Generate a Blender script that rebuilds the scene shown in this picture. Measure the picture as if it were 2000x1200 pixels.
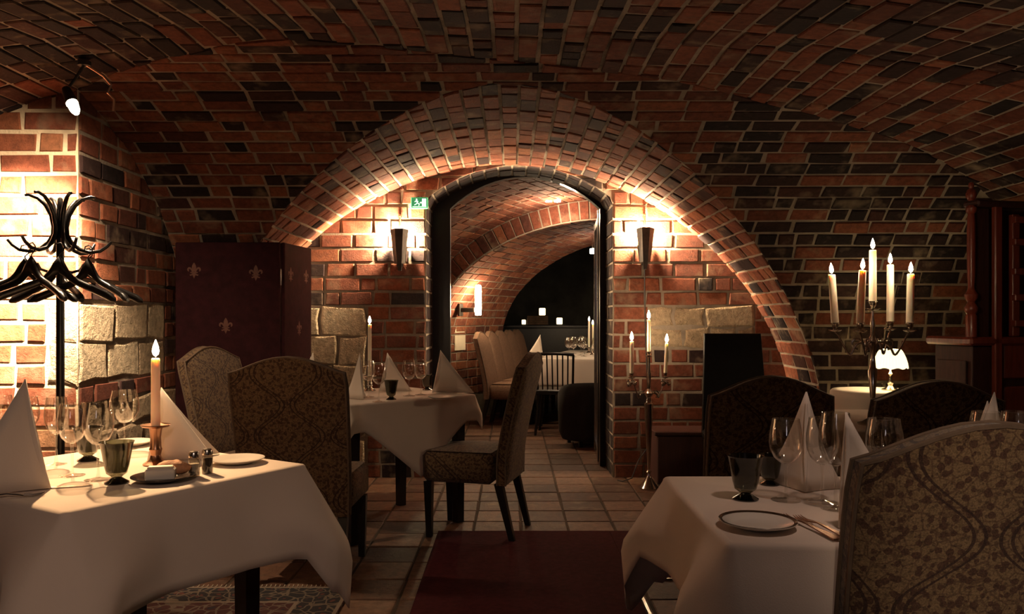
import bpy, math, random
from math import sin, cos, pi, sqrt, radians, atan2, hypot, exp
from mathutils import Vector, Matrix

for _o in list(bpy.data.objects):
    bpy.data.objects.remove(_o)
SC = bpy.context.scene
COL = SC.collection
RND = random.Random(11)

# ------------------------------------------------------------------ camera, world, lights, exposure
EYE = 1.2            # a seated guest's eye height
FPX = 1600.0         # focal length in pixels of a 2000 px wide frame
cam_data = bpy.data.cameras.new('camera')
cam_data.sensor_width = 36.0
cam_data.lens = 36.0 * FPX / 2000.0
cam_data.shift_y = 0.01
cam_data.clip_start = 0.05
cam = bpy.data.objects.new('camera', cam_data)
cam.location = (0, 0, EYE)
cam.rotation_euler = (pi / 2, 0, 0)
COL.objects.link(cam)
SC.camera = cam

world = bpy.data.worlds.new('world')
world.use_nodes = True
bg = world.node_tree.nodes['Background']
bg.inputs[0].default_value = (0.02, 0.014, 0.012, 1)
bg.inputs[1].default_value = 0.2
SC.world = world

SC.view_settings.view_transform = 'Standard'
SC.view_settings.look = 'None'
SC.view_settings.gamma = 1.0
SC.view_settings.use_curve_mapping = False
SC.view_settings.exposure = 0.0


def lamp(name, kind, loc, power, color, size=0.05, aim=None, angle=None, blend=0.6):
    d = bpy.data.lights.new(name, kind)
    d.energy = power
    d.color = color
    if kind == 'SPOT':
        d.spot_size = radians(angle)
        d.spot_blend = blend
    if kind == 'AREA':
        d.size = size
    else:
        d.shadow_soft_size = size
    o = bpy.data.objects.new(name, d)
    o.location = loc
    if aim is not None:
        v = Vector(aim) - Vector(loc)
        o.rotation_euler = v.to_track_quat('-Z', 'Y').to_euler()
    COL.objects.link(o)
    return o


WARM = (1.0, 0.68, 0.40)
AMBER = (1.0, 0.50, 0.22)
PALE = (1.0, 0.72, 0.45)
# low-voltage spot on the corner of the left pier, aimed down the brick face
lamp('pier_spot_light', 'SPOT', (-1.945, 3.585, 2.135), 300, PALE, 0.03, (-2.35, 3.72, 1.2), 165, 1.0)
lamp('pier_spot_light', 'SPOT', (-1.99, 3.50, 2.13), 2100, PALE, 0.03, (-2.62, 4.06, 1.30), 66, 1.0)
lamp('pier_spot_light', 'SPOT', (-1.95, 3.55, 2.11), 480, (1.0, 0.60, 0.29), 0.025, (-1.25, 2.40, 0.75), 44, 1.0)
# uplight standing out of sight behind the folding screen
lamp('screen_uplight', 'POINT', (-1.72, 5.88, 1.42), 3.2, WARM, 0.05)
# unseen spots added to brighten the two front tables and the foreground chair
lamp('added_fill_spot', 'SPOT', (-0.35, 0.1, 1.93), 34, (1.0, 0.68, 0.50), 0.06, (-0.85, 2.0, 0.55), 58, 0.9)
lamp('added_fill_spot', 'SPOT', (0.80, 1.52, 1.99), 15, (1.0, 0.70, 0.54), 0.05, (0.85, 1.95, 0.7), 62, 0.9)
lamp('added_fill_spot', 'SPOT', (-0.2, -1.0, 1.9), 150, (1.0, 0.74, 0.54), 0.06, (0.98, 1.35, 0.78), 19, 0.8)
# unseen dim fill added behind the camera to lift the dark parts
lamp('rear_fill_light', 'POINT', (-0.3, -2.2, 1.6), 4.5, (0.95, 0.82, 0.86), 0.25)
# spots of the inner room
lamp('inner_spot_light', 'POINT', (0.40, 7.75, 2.16), 36.0, PALE, 0.03)
lamp('inner_spot_light', 'POINT', (0.95, 9.0, 1.85), 6.0, (0.95, 0.9, 0.7), 0.03)

# ------------------------------------------------------------------ node helpers


def new_mat(name):
    m = bpy.data.materials.new(name)
    m.use_nodes = True
    nt = m.node_tree
    b = nt.nodes['Principled BSDF']
    return m, nt, b


def nd(nt, t, **kw):
    n = nt.nodes.new(t)
    for k, v in kw.items():
        setattr(n, k, v)
    return n


def lk(nt, a, b):
    nt.links.new(a, b)


def ramp(nt, fac, stops, interp='LINEAR'):
    r = nd(nt, 'ShaderNodeValToRGB')
    r.color_ramp.interpolation = interp
    e = r.color_ramp.elements
    while len(e) < len(stops):
        e.new(0.5)
    for i, (p, c) in enumerate(stops):
        e[i].position = p
        e[i].color = (c[0], c[1], c[2], 1)
    if fac is not None:
        lk(nt, fac, r.inputs[0])
    return r


def noise(nt, scale, detail=3, vec=None, rough=0.6, dist=0.0):
    n = nd(nt, 'ShaderNodeTexNoise')
    n.inputs['Scale'].default_value = scale
    n.inputs['Detail'].default_value = detail
    n.inputs['Roughness'].default_value = rough
    n.inputs['Distortion'].default_value = dist
    if vec is not None:
        lk(nt, vec, n.inputs['Vector'])
    return n


def mixc(nt, fac, a, b, mode='MIX'):
    m = nd(nt, 'ShaderNodeMix', data_type='RGBA', blend_type=mode)
    for sock, v in ((m.inputs[0], fac), (m.inputs[6], a), (m.inputs[7], b)):
        if isinstance(v, (int, float)):
            sock.default_value = v
        elif isinstance(v, tuple):
            sock.default_value = (v[0], v[1], v[2], 1)
        else:
            lk(nt, v, sock)
    return m.outputs[2]


def mth(nt, op, a, b=None):
    m = nd(nt, 'ShaderNodeMath', operation=op)
    for sock, v in ((m.inputs[0], a), (m.inputs[1], b)):
        if v is None:
            continue
        if isinstance(v, (int, float)):
            sock.default_value = v
        else:
            lk(nt, v, sock)
    return m.outputs[0]


def bump(nt, b, height, strength=0.3, dist=0.01):
    n = nd(nt, 'ShaderNodeBump')
    n.inputs['Strength'].default_value = strength
    n.inputs['Distance'].default_value = dist
    lk(nt, height, n.inputs['Height'])
    lk(nt, n.outputs[0], b.inputs['Normal'])


def geo_pos(nt):
    return nd(nt, 'ShaderNodeNewGeometry').outputs['Position']


def obj_co(nt):
    return nd(nt, 'ShaderNodeTexCoord').outputs['Object']


M = {}


def plain(key, color, rough=0.6, metal=0.0, var=0.25, scale=12, bump_s=0.0, bscale=80, spec=0.5, coord=None):
    m, nt, b = new_mat(key)
    v = obj_co(nt) if coord is None else geo_pos(nt)
    n = noise(nt, scale, 4, v)
    dark = tuple(c * (1 - var) for c in color)
    lite = tuple(min(1, c * (1 + var)) for c in color)
    r = ramp(nt, n.outputs[0], [(0.3, dark), (0.7, lite)])
    lk(nt, r.outputs[0], b.inputs['Base Color'])
    b.inputs['Roughness'].default_value = rough
    b.inputs['Metallic'].default_value = metal
    b.inputs['Specular IOR Level'].default_value = spec
    if bump_s:
        n2 = noise(nt, bscale, 4, v)
        bump(nt, b, n2.outputs[0], bump_s, 0.01)
    M[key] = m
    return m


def emit(key, color, strength, base=None):
    m, nt, b = new_mat(key)
    b.inputs['Base Color'].default_value = (*(base or color), 1)
    b.inputs['Emission Color'].default_value = (*color, 1)
    b.inputs['Emission Strength'].default_value = strength
    b.inputs['Roughness'].default_value = 0.6
    M[key] = m
    return m


def brick_material(key, stops, rough=0.9, bs=0.55, bscale=75, bd=0.012):
    m, nt, b = new_mat(key)
    at = nd(nt, 'ShaderNodeAttribute', attribute_name='tint')
    r = ramp(nt, at.outputs['Fac'], stops)
    p = geo_pos(nt)
    n1 = noise(nt, 26, 5, p, 0.7)
    n2 = noise(nt, 6, 3, p)
    f1 = ramp(nt, n1.outputs[0], [(0.3, (0.55, 0.55, 0.55)), (0.7, (1.25, 1.2, 1.15))])
    c = mixc(nt, 1.0, r.outputs[0], f1.outputs[0], 'MULTIPLY')
    f2 = ramp(nt, n2.outputs[0], [(0.55, (0, 0, 0)), (0.78, (0.5, 0.5, 0.5))])
    c = mixc(nt, f2.outputs[0], c, (0.34, 0.25, 0.17))
    lk(nt, c, b.inputs['Base Color'])
    b.inputs['Roughness'].default_value = rough
    b.inputs['Specular IOR Level'].default_value = 0.2
    n3 = noise(nt, bscale, 5, p, 0.75)
    bump(nt, b, n3.outputs[0], bs, bd)
    M[key] = m
    return m


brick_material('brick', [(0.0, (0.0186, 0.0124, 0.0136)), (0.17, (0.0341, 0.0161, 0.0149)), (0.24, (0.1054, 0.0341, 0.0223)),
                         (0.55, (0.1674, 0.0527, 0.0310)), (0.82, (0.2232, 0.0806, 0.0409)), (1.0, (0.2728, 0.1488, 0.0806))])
brick_material('stone', [(0.0, (0.36, 0.27, 0.18)), (0.5, (0.50, 0.40, 0.28)), (1.0, (0.60, 0.50, 0.36))], 0.95, 0.9, 24, 0.05)
brick_material('tile', [(0.0, (0.075, 0.038, 0.026)), (0.5, (0.145, 0.076, 0.05)), (1.0, (0.20, 0.115, 0.075))], 0.48)
plain('mortar', (0.235, 0.19, 0.15), 0.95, 0, 0.3, 7, 0.6, 60, 0.1, 'w')
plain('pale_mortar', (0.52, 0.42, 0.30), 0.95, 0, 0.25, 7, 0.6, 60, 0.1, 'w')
plain('floor_bed', (0.06, 0.042, 0.03), 0.9, 0, 0.3, 9, 0.3, 60, 0.2, 'w')
plain('plaster', (0.05, 0.045, 0.04), 0.9, 0, 0.35, 3, 0.3, 30, 0.2, 'w')
plain('black_wood', (0.010, 0.008, 0.008), 0.32, 0, 0.3, 30)
plain('dark_wood', (0.030, 0.013, 0.009), 0.4, 0, 0.4, 14)
plain('black_fabric', (0.012, 0.010, 0.011), 0.8, 0, 0.3, 30)
plain('black_leather', (0.006, 0.005, 0.005), 0.6, 0, 0.3, 40, 0.15, 120, 0.15)
plain('iron', (0.025, 0.022, 0.02), 0.45, 0.7, 0.3, 30)
plain('dark_metal', (0.05, 0.04, 0.035), 0.5, 0.6, 0.3, 20)
plain('silver', (0.62, 0.56, 0.50), 0.16, 1.0, 0.15, 20)
plain('steel', (0.60, 0.55, 0.50), 0.22, 1.0, 0.1, 20)
plain('old_brass', (0.40, 0.22, 0.14), 0.32, 1.0, 0.2, 20)
plain('porcelain', (0.72, 0.67, 0.60), 0.15, 0, 0.03, 5)
plain('rim_band', (0.06, 0.035, 0.02), 0.25, 0.3, 0.2, 20)
plain('black_glaze', (0.012, 0.011, 0.013), 0.18, 0, 0.2, 20)
plain('bread', (0.50, 0.24, 0.12), 0.8, 0, 0.35, 25, 0.4, 60)
plain('butter', (0.70, 0.62, 0.48), 0.5, 0, 0.05, 9)
plain('paper', (0.55, 0.47, 0.36), 0.8, 0, 0.1, 8)
plain('crate_wood', (0.16, 0.085, 0.04), 0.7, 0, 0.4, 14)
plain('cord_black', (0.015, 0.012, 0.012), 0.6)
plain('pepper', (0.05, 0.04, 0.035), 0.8, 0, 0.5, 200)
plain('salt', (0.62, 0.58, 0.52), 0.8, 0, 0.1, 200)
emit('bulb', (1.0, 0.74, 0.44), 11500)
emit('spot_face', (1.0, 0.86, 0.62), 9)
emit('inner_glow', (1.0, 0.74, 0.42), 130)
emit('lamp_bulb', (1.0, 0.78, 0.42), 420)
emit('spot_glow', (1.0, 0.90, 0.66), 40)
emit('flame', (1.0, 0.71, 0.43), 330)
emit('lantern_glow', (1.0, 0.80, 0.46), 2.5)
emit('sign_white', (0.80, 1.0, 0.90), 1.3)
emit('sign_green', (0.02, 0.30, 0.13), 0.55)


def make_wood(key, c0, c1, rough, scale=5):
    m, nt, b = new_mat(key)
    co = obj_co(nt)
    mp = nd(nt, 'ShaderNodeMapping')
    mp.inputs['Scale'].default_value = (9, 9, 0.9)
    lk(nt, co, mp.inputs[0])
    n = noise(nt, scale, 5, mp.outputs[0], 0.6, 1.2)
    r = ramp(nt, n.outputs[0], [(0.3, c0), (0.7, c1)])
    lk(nt, r.outputs[0], b.inputs['Base Color'])
    b.inputs['Roughness'].default_value = rough
    bump(nt, b, n.outputs[0], 0.06, 0.005)
    M[key] = m


make_wood('mahogany', (0.13, 0.024, 0.014), (0.25, 0.050, 0.028), 0.3)
make_wood('dark_mahogany', (0.032, 0.010, 0.008), (0.065, 0.02, 0.014), 0.6)


def make_wax():
    m, nt, b = new_mat('wax')
    # warm ivory; light from the flame passes a little into the wax
    n = noise(nt, 14, 2, obj_co(nt))
    r = ramp(nt, n.outputs[0], [(0.3, (0.82, 0.70, 0.56)), (0.7, (0.88, 0.78, 0.64))])
    lk(nt, r.outputs[0], b.inputs['Base Color'])
    b.inputs['Roughness'].default_value = 0.45
    b.inputs['Subsurface Weight'].default_value = 0.35
    b.inputs['Subsurface Radius'].default_value = (0.05, 0.022, 0.010)
    b.inputs['Subsurface Scale'].default_value = 1.0
    M['wax'] = m


make_wax()


def make_linen(key, c, trans=0.12):
    m, nt, b = new_mat(key)
    co = obj_co(nt)
    n = noise(nt, 420, 2, co)
    n2 = noise(nt, 3.5, 3, co)
    r = ramp(nt, n2.outputs[0], [(0.3, tuple(x * 0.94 for x in c)), (0.7, c)])
    lk(nt, r.outputs[0], b.inputs['Base Color'])
    b.inputs['Roughness'].default_value = 0.85
    b.inputs['Specular IOR Level'].default_value = 0.2
    b.inputs['Sheen Weight'].default_value = 0.1
    bump(nt, b, n.outputs[0], 0.12, 0.003)
    tr = nd(nt, 'ShaderNodeBsdfTranslucent')
    tr.inputs[0].default_value = (*c, 1)
    mx = nd(nt, 'ShaderNodeMixShader')
    mx.inputs[0].default_value = trans
    out = nt.nodes['Material Output']
    lk(nt, b.outputs[0], mx.inputs[1])
    lk(nt, tr.outputs[0], mx.inputs[2])
    lk(nt, mx.outputs[0], out.inputs[0])
    M[key] = m


make_linen('linen', (0.78, 0.67, 0.58))
make_linen('napkin_cloth', (0.80, 0.70, 0.61))


def thin_glass(key, tint, refl=1.0, rough=0.02):
    """thin-walled glass: clear transmission plus the Fresnel reflection of the surface"""
    m, nt, b = new_mat(key)
    nt.nodes.remove(b)
    tr = nd(nt, 'ShaderNodeBsdfTransparent')
    tr.inputs[0].default_value = (*tint, 1)
    gl = nd(nt, 'ShaderNodeBsdfGlossy')
    gl.inputs['Roughness'].default_value = rough
    gl.inputs[0].default_value = (1, 1, 1, 1)
    lw = nd(nt, 'ShaderNodeLayerWeight')
    lw.inputs[0].default_value = 0.5
    pw = mth(nt, 'POWER', lw.outputs['Facing'], 3.0)
    f = mth(nt, 'MULTIPLY_ADD', pw, 0.75 * refl)
    f.node.inputs[2].default_value = 0.09 * refl
    mx = nd(nt, 'ShaderNodeMixShader')
    lk(nt, f, mx.inputs[0])
    lk(nt, tr.outputs[0], mx.inputs[1])
    lk(nt, gl.outputs[0], mx.inputs[2])
    lk(nt, mx.outputs[0], nt.nodes['Material Output'].inputs[0])
    M[key] = m


thin_glass('glass', (0.97, 0.965, 0.95))
thin_glass('smoked_glass', (0.36, 0.36, 0.29), 0.7, 0.12)
thin_glass('smoked_foot', (0.03, 0.03, 0.03), 0.8, 0.1)
thin_glass('pane', (0.80, 0.82, 0.78), 1.0)
thin_glass('shaker_glass', (0.75, 0.72, 0.66), 1.0)


def make_tapestry(key, ground, figure, line, flat=False):
    """woven upholstery: ogee trellis outlined in brown and filled with small dark flowers"""
    m, nt, b = new_mat(key)
    co = obj_co(nt)
    sx = nd(nt, 'ShaderNodeSeparateXYZ')
    lk(nt, co, sx.inputs[0])
    u = sx.outputs[0]
    v = mth(nt, 'SUBTRACT', sx.outputs[2], mth(nt, 'MULTIPLY', sx.outputs[1], 0.9))
    # two wavy line families make the ogee net
    kv = 2 * pi / 0.34
    wig = mth(nt, 'MULTIPLY', mth(nt, 'SINE', mth(nt, 'MULTIPLY', v, kv)), 0.062)
    lines = []
    for s in (1, -1):
        w = mth(nt, 'ADD', u, mth(nt, 'MULTIPLY', wig, s))
        w = mth(nt, 'ADD', w, 0.085 if s > 0 else -0.085)
        fr = mth(nt, 'FRACT', mth(nt, 'MULTIPLY', w, 1 / 0.34))
        d = mth(nt, 'ABSOLUTE', mth(nt, 'SUBTRACT', fr, 0.5))
        lines.append(mth(nt, 'LESS_THAN', mth(nt, 'ABSOLUTE', mth(nt, 'SUBTRACT', d, 0.03)), 0.010))
    ln = mth(nt, 'MAXIMUM', lines[0], lines[1])
    vo = nd(nt, 'ShaderNodeTexVoronoi')
    vo.inputs['Scale'].default_value = 58
    lk(nt, co, vo.inputs['Vector'])
    nz = noise(nt, 45, 3, co)
    spots = mth(nt, 'LESS_THAN', mth(nt, 'ADD', vo.outputs['Distance'], mth(nt, 'MULTIPLY', nz.outputs[0], 0.7)), 0.76)
    v2 = nd(nt, 'ShaderNodeTexVoronoi', feature='DISTANCE_TO_EDGE')
    v2.inputs['Scale'].default_value = 40
    lk(nt, co, v2.inputs['Vector'])
    stems = mth(nt, 'LESS_THAN', v2.outputs[0], 0.055)
    v3 = nd(nt, 'ShaderNodeTexVoronoi')
    v3.inputs['Scale'].default_value = 85
    lk(nt, co, v3.inputs['Vector'])
    buds = mth(nt, 'LESS_THAN', mth(nt, 'ADD', v3.outputs['Distance'], mth(nt, 'MULTIPLY', nz.outputs[0], 0.5)), 0.55)
    c = mixc(nt, mth(nt, 'MULTIPLY', stems, 0.55), ground, figure)
    c = mixc(nt, mth(nt, 'MULTIPLY', buds, 0.5), c, line)
    c = mixc(nt, mth(nt, 'MULTIPLY', spots, 0.85), c, figure)
    c = mixc(nt, mth(nt, 'MULTIPLY', ln, 0.9), c, line)
    fine = noise(nt, 320, 2, co)
    fr2 = ramp(nt, fine.outputs[0], [(0.35, (0.6, 0.6, 0.6)), (0.65, (1.2, 1.2, 1.2))])
    c = mixc(nt, 1.0, c, fr2.outputs[0], 'MULTIPLY')
    lk(nt, c, b.inputs['Base Color'])
    b.inputs['Roughness'].default_value = 0.92
    b.inputs['Specular IOR Level'].default_value = 0.15
    b.inputs['Sheen Weight'].default_value = 0.15
    bump(nt, b, fine.outputs[0], 0.3, 0.004)
    M[key] = m


make_tapestry('tapestry', (0.165, 0.105, 0.056), (0.060, 0.029, 0.020), (0.038, 0.02, 0.016))
plain('brown_velvet', (0.20, 0.115, 0.075), 0.85, 0, 0.25, 60, 0.2, 200, 0.2)
plain('piping', (0.12, 0.078, 0.05), 0.8, 0, 0.2, 40)


def make_rug():
    m, nt, b = new_mat('rug')
    co = obj_co(nt)
    sx = nd(nt, 'ShaderNodeSeparateXYZ')
    lk(nt, co, sx.inputs[0])
    ax = mth(nt, 'ABSOLUTE', sx.outputs[0])
    ay = mth(nt, 'ABSOLUTE', sx.outputs[1])
    vo = nd(nt, 'ShaderNodeTexVoronoi', feature='DISTANCE_TO_EDGE')
    vo.inputs['Scale'].default_value = 19
    cv = nd(nt, 'ShaderNodeCombineXYZ')
    lk(nt, ax, cv.inputs[0])
    lk(nt, ay, cv.inputs[1])
    nz = noise(nt, 9, 2, cv.outputs[0])
    va = nd(nt, 'ShaderNodeVectorMath', operation='MULTIPLY_ADD')
    lk(nt, nz.outputs['Color'], va.inputs[0])
    va.inputs[1].default_value = (0.08, 0.08, 0)
    lk(nt, cv.outputs[0], va.inputs[2])
    lk(nt, va.outputs[0], vo.inputs['Vector'])
    vine = mth(nt, 'LESS_THAN', vo.outputs[0], 0.06)
    v2 = nd(nt, 'ShaderNodeTexVoronoi')
    v2.inputs['Scale'].default_value = 19
    lk(nt, va.outputs[0], v2.inputs['Vector'])
    flower = mth(nt, 'LESS_THAN', v2.outputs['Distance'], 0.22)
    c = mixc(nt, vine, (0.045, 0.009, 0.008), (0.11, 0.08, 0.06))
    c = mixc(nt, flower, c, (0.014, 0.013, 0.022))
    # border bands measured from the rug's edges
    ex = mth(nt, 'SUBTRACT', 0.85, ax)
    ey = mth(nt, 'SUBTRACT', 1.30, ay)
    e = mth(nt, 'MINIMUM', ex, ey)
    band = mth(nt, 'LESS_THAN', mth(nt, 'ABSOLUTE', mth(nt, 'SUBTRACT', e, 0.10)), 0.09)
    cb = mixc(nt, flower, (0.012, 0.010, 0.013), (0.09, 0.026, 0.02))
    cb = mixc(nt, vine, cb, (0.12, 0.09, 0.065))
    c = mixc(nt, band, c, cb)
    l1 = mth(nt, 'LESS_THAN', mth(nt, 'ABSOLUTE', mth(nt, 'SUBTRACT', e, 0.195)), 0.008)
    l2 = mth(nt, 'LESS_THAN', mth(nt, 'ABSOLUTE', mth(nt, 'SUBTRACT', e, 0.012)), 0.008)
    c = mixc(nt, mth(nt, 'MAXIMUM', l1, l2), c, (0.18, 0.135, 0.10))
    lk(nt, c, b.inputs['Base Color'])
    b.inputs['Roughness'].default_value = 0.95
    f = noise(nt, 300, 2, co)
    bump(nt, b, f.outputs[0], 0.4, 0.004)
    M['rug'] = m


make_rug()
plain('runner', (0.052, 0.008, 0.011), 0.95, 0, 0.25, 40, 0.4, 260, 0.1)
plain('screen_cloth', (0.026, 0.0055, 0.0075), 0.85, 0, 0.3, 18, 0.2, 200, 0.15)
plain('emblem', (0.10, 0.034, 0.022), 0.7, 0, 0.2, 30)


def make_shade():
    m, nt, b = new_mat('lamp_shade')
    b.inputs['Base Color'].default_value = (0.85, 0.75, 0.55, 1)
    b.inputs['Roughness'].default_value = 0.8
    b.inputs['Emission Color'].default_value = (1.0, 0.80, 0.42, 1)
    b.inputs['Emission Strength'].default_value = 2.0
    M['lamp_shade'] = m


make_shade()

# ------------------------------------------------------------------ mesh helpers


class MB:
    def __init__(self):
        self.v, self.f = [], []

    def add(self, verts, faces):
        n = len(self.v)
        self.v += [tuple(x) for x in verts]
        self.f += [tuple(i + n for i in f) for f in faces]
        return self

    def box(self, c, s, rot=0.0, bev=0.0):
        """box centred at c of full size s turned about z, with chamfered edges"""
        hx, hy, hz = s[0] / 2, s[1] / 2, s[2] / 2
        b = min(bev, hx * .9, hy * .9, hz * .9)
        ca, sa = cos(rot), sin(rot)

        def T(x, y, z):
            return (c[0] + x * ca - y * sa, c[1] + x * sa + y * ca, c[2] + z)
        if b <= 0:
            vs = [T(x, y, z) for x in (-hx, hx) for y in (-hy, hy) for z in (-hz, hz)]
            return self.add(vs, [(0, 1, 3, 2), (4, 6, 7, 5), (0, 4, 5, 1), (2, 3, 7, 6), (0, 2, 6, 4), (1, 5, 7, 3)])
        rings = []
        for z, k in ((-hz, b), (-hz + b, 0), (hz - b, 0), (hz, b)):
            r = []
            if k:
                pts = [(-hx + b, -hy + b), (-hx + b, -hy + b), (hx - b, -hy + b), (hx - b, -hy + b),
                       (hx - b, hy - b), (hx - b, hy - b), (-hx + b, hy - b), (-hx + b, hy - b)]
                pts = [(-hx + b, -hy + b), (hx - b, -hy + b), (hx - b, hy - b), (-hx + b, hy - b)]
            else:
                pts = [(-hx, -hy + b), (-hx + b, -hy), (hx - b, -hy), (hx, -hy + b),
                       (hx, hy - b), (hx - b, hy), (-hx + b, hy), (-hx, hy - b)]
            rings.append([T(x, y, z) for x, y in pts])
        vs = rings[0] + rings[1] + rings[2] + rings[3]
        f = [(3, 2, 1, 0), (20, 21, 22, 23)]
        for i in range(8):
            j = (i + 1) % 8
            f.append((4 + i, 4 + j, 12 + j, 12 + i))
        for q in range(4):
            a0, a1 = 4 + 2 * q, 4 + 2 * q + 1
            f.append((q, a1, a0))
            nq = (q + 1) % 4
            f.append((q, nq, 4 + 2 * nq, a1))
            b0, b1 = 12 + 2 * q, 12 + 2 * q + 1
            f.append((20 + q, b0, b1))
            f.append((20 + q, b1, 12 + 2 * nq, 20 + nq))
        return self.add(vs, f)

    def lathe(self, prof, n=20, c=(0, 0, 0), cap=True, flute=0, famp=0.0):
        vs, f = [], []
        for r, z in prof:
            for i in range(n):
                a = 2 * pi * i / n
                rr = r * (1 + (famp * cos(flute * a) if flute else 0))
                vs.append((c[0] + rr * cos(a), c[1] + rr * sin(a), c[2] + z))
        m = len(prof)
        for j in range(m - 1):
            for i in range(n):
                k = (i + 1) % n
                f.append((j * n + i, j * n + k, (j + 1) * n + k, (j + 1) * n + i))
        if cap:
            if prof[0][0] > 1e-5:
                f.append(tuple(range(n - 1, -1, -1)))
            if prof[-1][0] > 1e-5:
                f.append(tuple((m - 1) * n + i for i in range(n)))
        return self.add(vs, f)

    def tube(self, pts, rad, n=8):
        pts = [Vector(p) for p in pts]
        m = len(pts)
        rr = rad if isinstance(rad, (list, tuple)) else [rad] * m
        vs, f = [], []
        up = Vector((0.13, 0.21, 0.97)).normalized()
        for j in range(m):
            t = (pts[min(j + 1, m - 1)] - pts[max(j - 1, 0)])
            t = t.normalized() if t.length > 1e-9 else Vector((0, 0, 1))
            a = t.cross(up)
            if a.length < 1e-3:
                a = t.cross(Vector((1, 0, 0)))
            a.normalize()
            up = a.cross(t).normalized()
            for i in range(n):
                w = 2 * pi * i / n
                vs.append(pts[j] + (a * cos(w) + up * sin(w)) * rr[j])
        for j in range(m - 1):
            for i in range(n):
                k = (i + 1) % n
                f.append((j * n + i, j * n + k, (j + 1) * n + k, (j + 1) * n + i))
        f.append(tuple(range(n - 1, -1, -1)))
        f.append(tuple((m - 1) * n + i for i in range(n)))
        return self.add(vs, f)

    def prism(self, poly, axis, d0, d1):
        """polygon (a, b) swept along axis 'x','y','z' from d0 to d1"""
        def P(a, b, d):
            return {'x': (d, a, b), 'y': (a, d, b), 'z': (a, b, d)}[axis]
        n = len(poly)
        vs = [P(a, b, d0) for a, b in poly] + [P(a, b, d1) for a, b in poly]
        f = [tuple(range(n - 1, -1, -1)), tuple(range(n, 2 * n))]
        for i in range(n):
            k = (i + 1) % n
            f.append((i, k, n + k, n + i))
        return self.add(vs, f)

    def sphere(self, c, r, n=12, m=8):
        rx, ry, rz = r if isinstance(r, tuple) else (r, r, r)
        pr = []
        for j in range(m + 1):
            a = -pi / 2 + pi * j / m
            pr.append((max(cos(a), 0.0), sin(a)))
        vs, f = [], []
        for q, z in pr:
            for i in range(n):
                w = 2 * pi * i / n
                vs.append((c[0] + rx * q * cos(w), c[1] + ry * q * sin(w), c[2] + rz * z))
        for j in range(m):
            for i in range(n):
                k = (i + 1) % n
                f.append((j * n + i, j * n + k, (j + 1) * n + k, (j + 1) * n + i))
        return self.add(vs, f)

    def quadbar(self, p0, p1, w0, w1, rot=0.0):
        """square bar from p0 to p1 with side w0 -> w1"""
        p0, p1 = Vector(p0), Vector(p1)
        vs = []
        for p, w in ((p0, w0), (p1, w1)):
            for a, b in ((-1, -1), (1, -1), (1, 1), (-1, 1)):
                x, y = a * w / 2, b * w / 2
                vs.append((p.x + x * cos(rot) - y * sin(rot), p.y + x * sin(rot) + y * cos(rot), p.z))
        return self.add(vs, [(3, 2, 1, 0), (4, 5, 6, 7), (0, 1, 5, 4), (1, 2, 6, 5), (2, 3, 7, 6), (3, 0, 4, 7)])

    def xf(self, mat):
        self.v = [tuple(mat @ Vector(v)) for v in self.v]
        return self


def obj(name, mb, mat, parent=None, smooth=40, loc=None, tints=None, solid=0.0):
    me = bpy.data.meshes.new(name)
    me.from_pydata(mb.v, [], mb.f)
    if smooth:
        me.polygons.foreach_set('use_smooth', [True] * len(me.polygons))
        me.set_sharp_from_angle(angle=radians(smooth))
    if tints is not None:
        a = me.attributes.new('tint', 'FLOAT', 'FACE')
        if isinstance(tints, float):
            tints = [tints] * len(me.polygons)
        a.data.foreach_set('value', tints)
    me.materials.append(M[mat] if isinstance(mat, str) else mat)
    o = bpy.data.objects.new(name, me)
    COL.objects.link(o)
    if parent is not None:
        o.parent = parent
    if loc is not None:
        o.location = loc
    if solid:
        md = o.modifiers.new('thickness', 'SOLIDIFY')
        md.thickness = solid
        md.offset = 0
    return o


def thing(name, label, cat, loc=(0, 0, 0), rotz=0.0, group=None):
    o = bpy.data.objects.new(name, None)
    o.empty_display_size = 0.1
    COL.objects.link(o)
    o.location = loc
    o.rotation_euler = (0, 0, rotz)
    return tag(o, label, cat, group)


def tag(o, label, cat, group=None):
    o['label'] = label
    o['category'] = cat
    if group:
        o['group'] = group
    return o


def struct(o, label=None):
    o['kind'] = 'structure'
    if label:
        o['label'] = label
    return o


def dup(root, loc, rotz, label, group=None):
    r = root.copy()
    COL.objects.link(r)
    r.location = loc
    r.rotation_euler = (0, 0, rotz)
    r['label'] = label
    if group:
        r['group'] = group
    for ch in list(root.children):
        c = ch.copy()
        COL.objects.link(c)
        c.parent = r
        for g in list(ch.children):
            k = g.copy()
            COL.objects.link(k)
            k.parent = c
    return r


def on(px, py, z):
    """where the ray through a pixel of the 2000 x 1200 photograph meets height z (used once to survey positions)"""
    d = (EYE - z) * FPX / (py - 620.0)
    return ((px - 1000.0) / FPX * d, d)
# ------------------------------------------------------------------ the vaults
YN = 6.1        # north wall of the bay
YP = 6.65       # far face of the doorway passage
XW = -2.15      # west wall
YSW = 4.06      # south-facing face of the left pier
XE = 3.3


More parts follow.
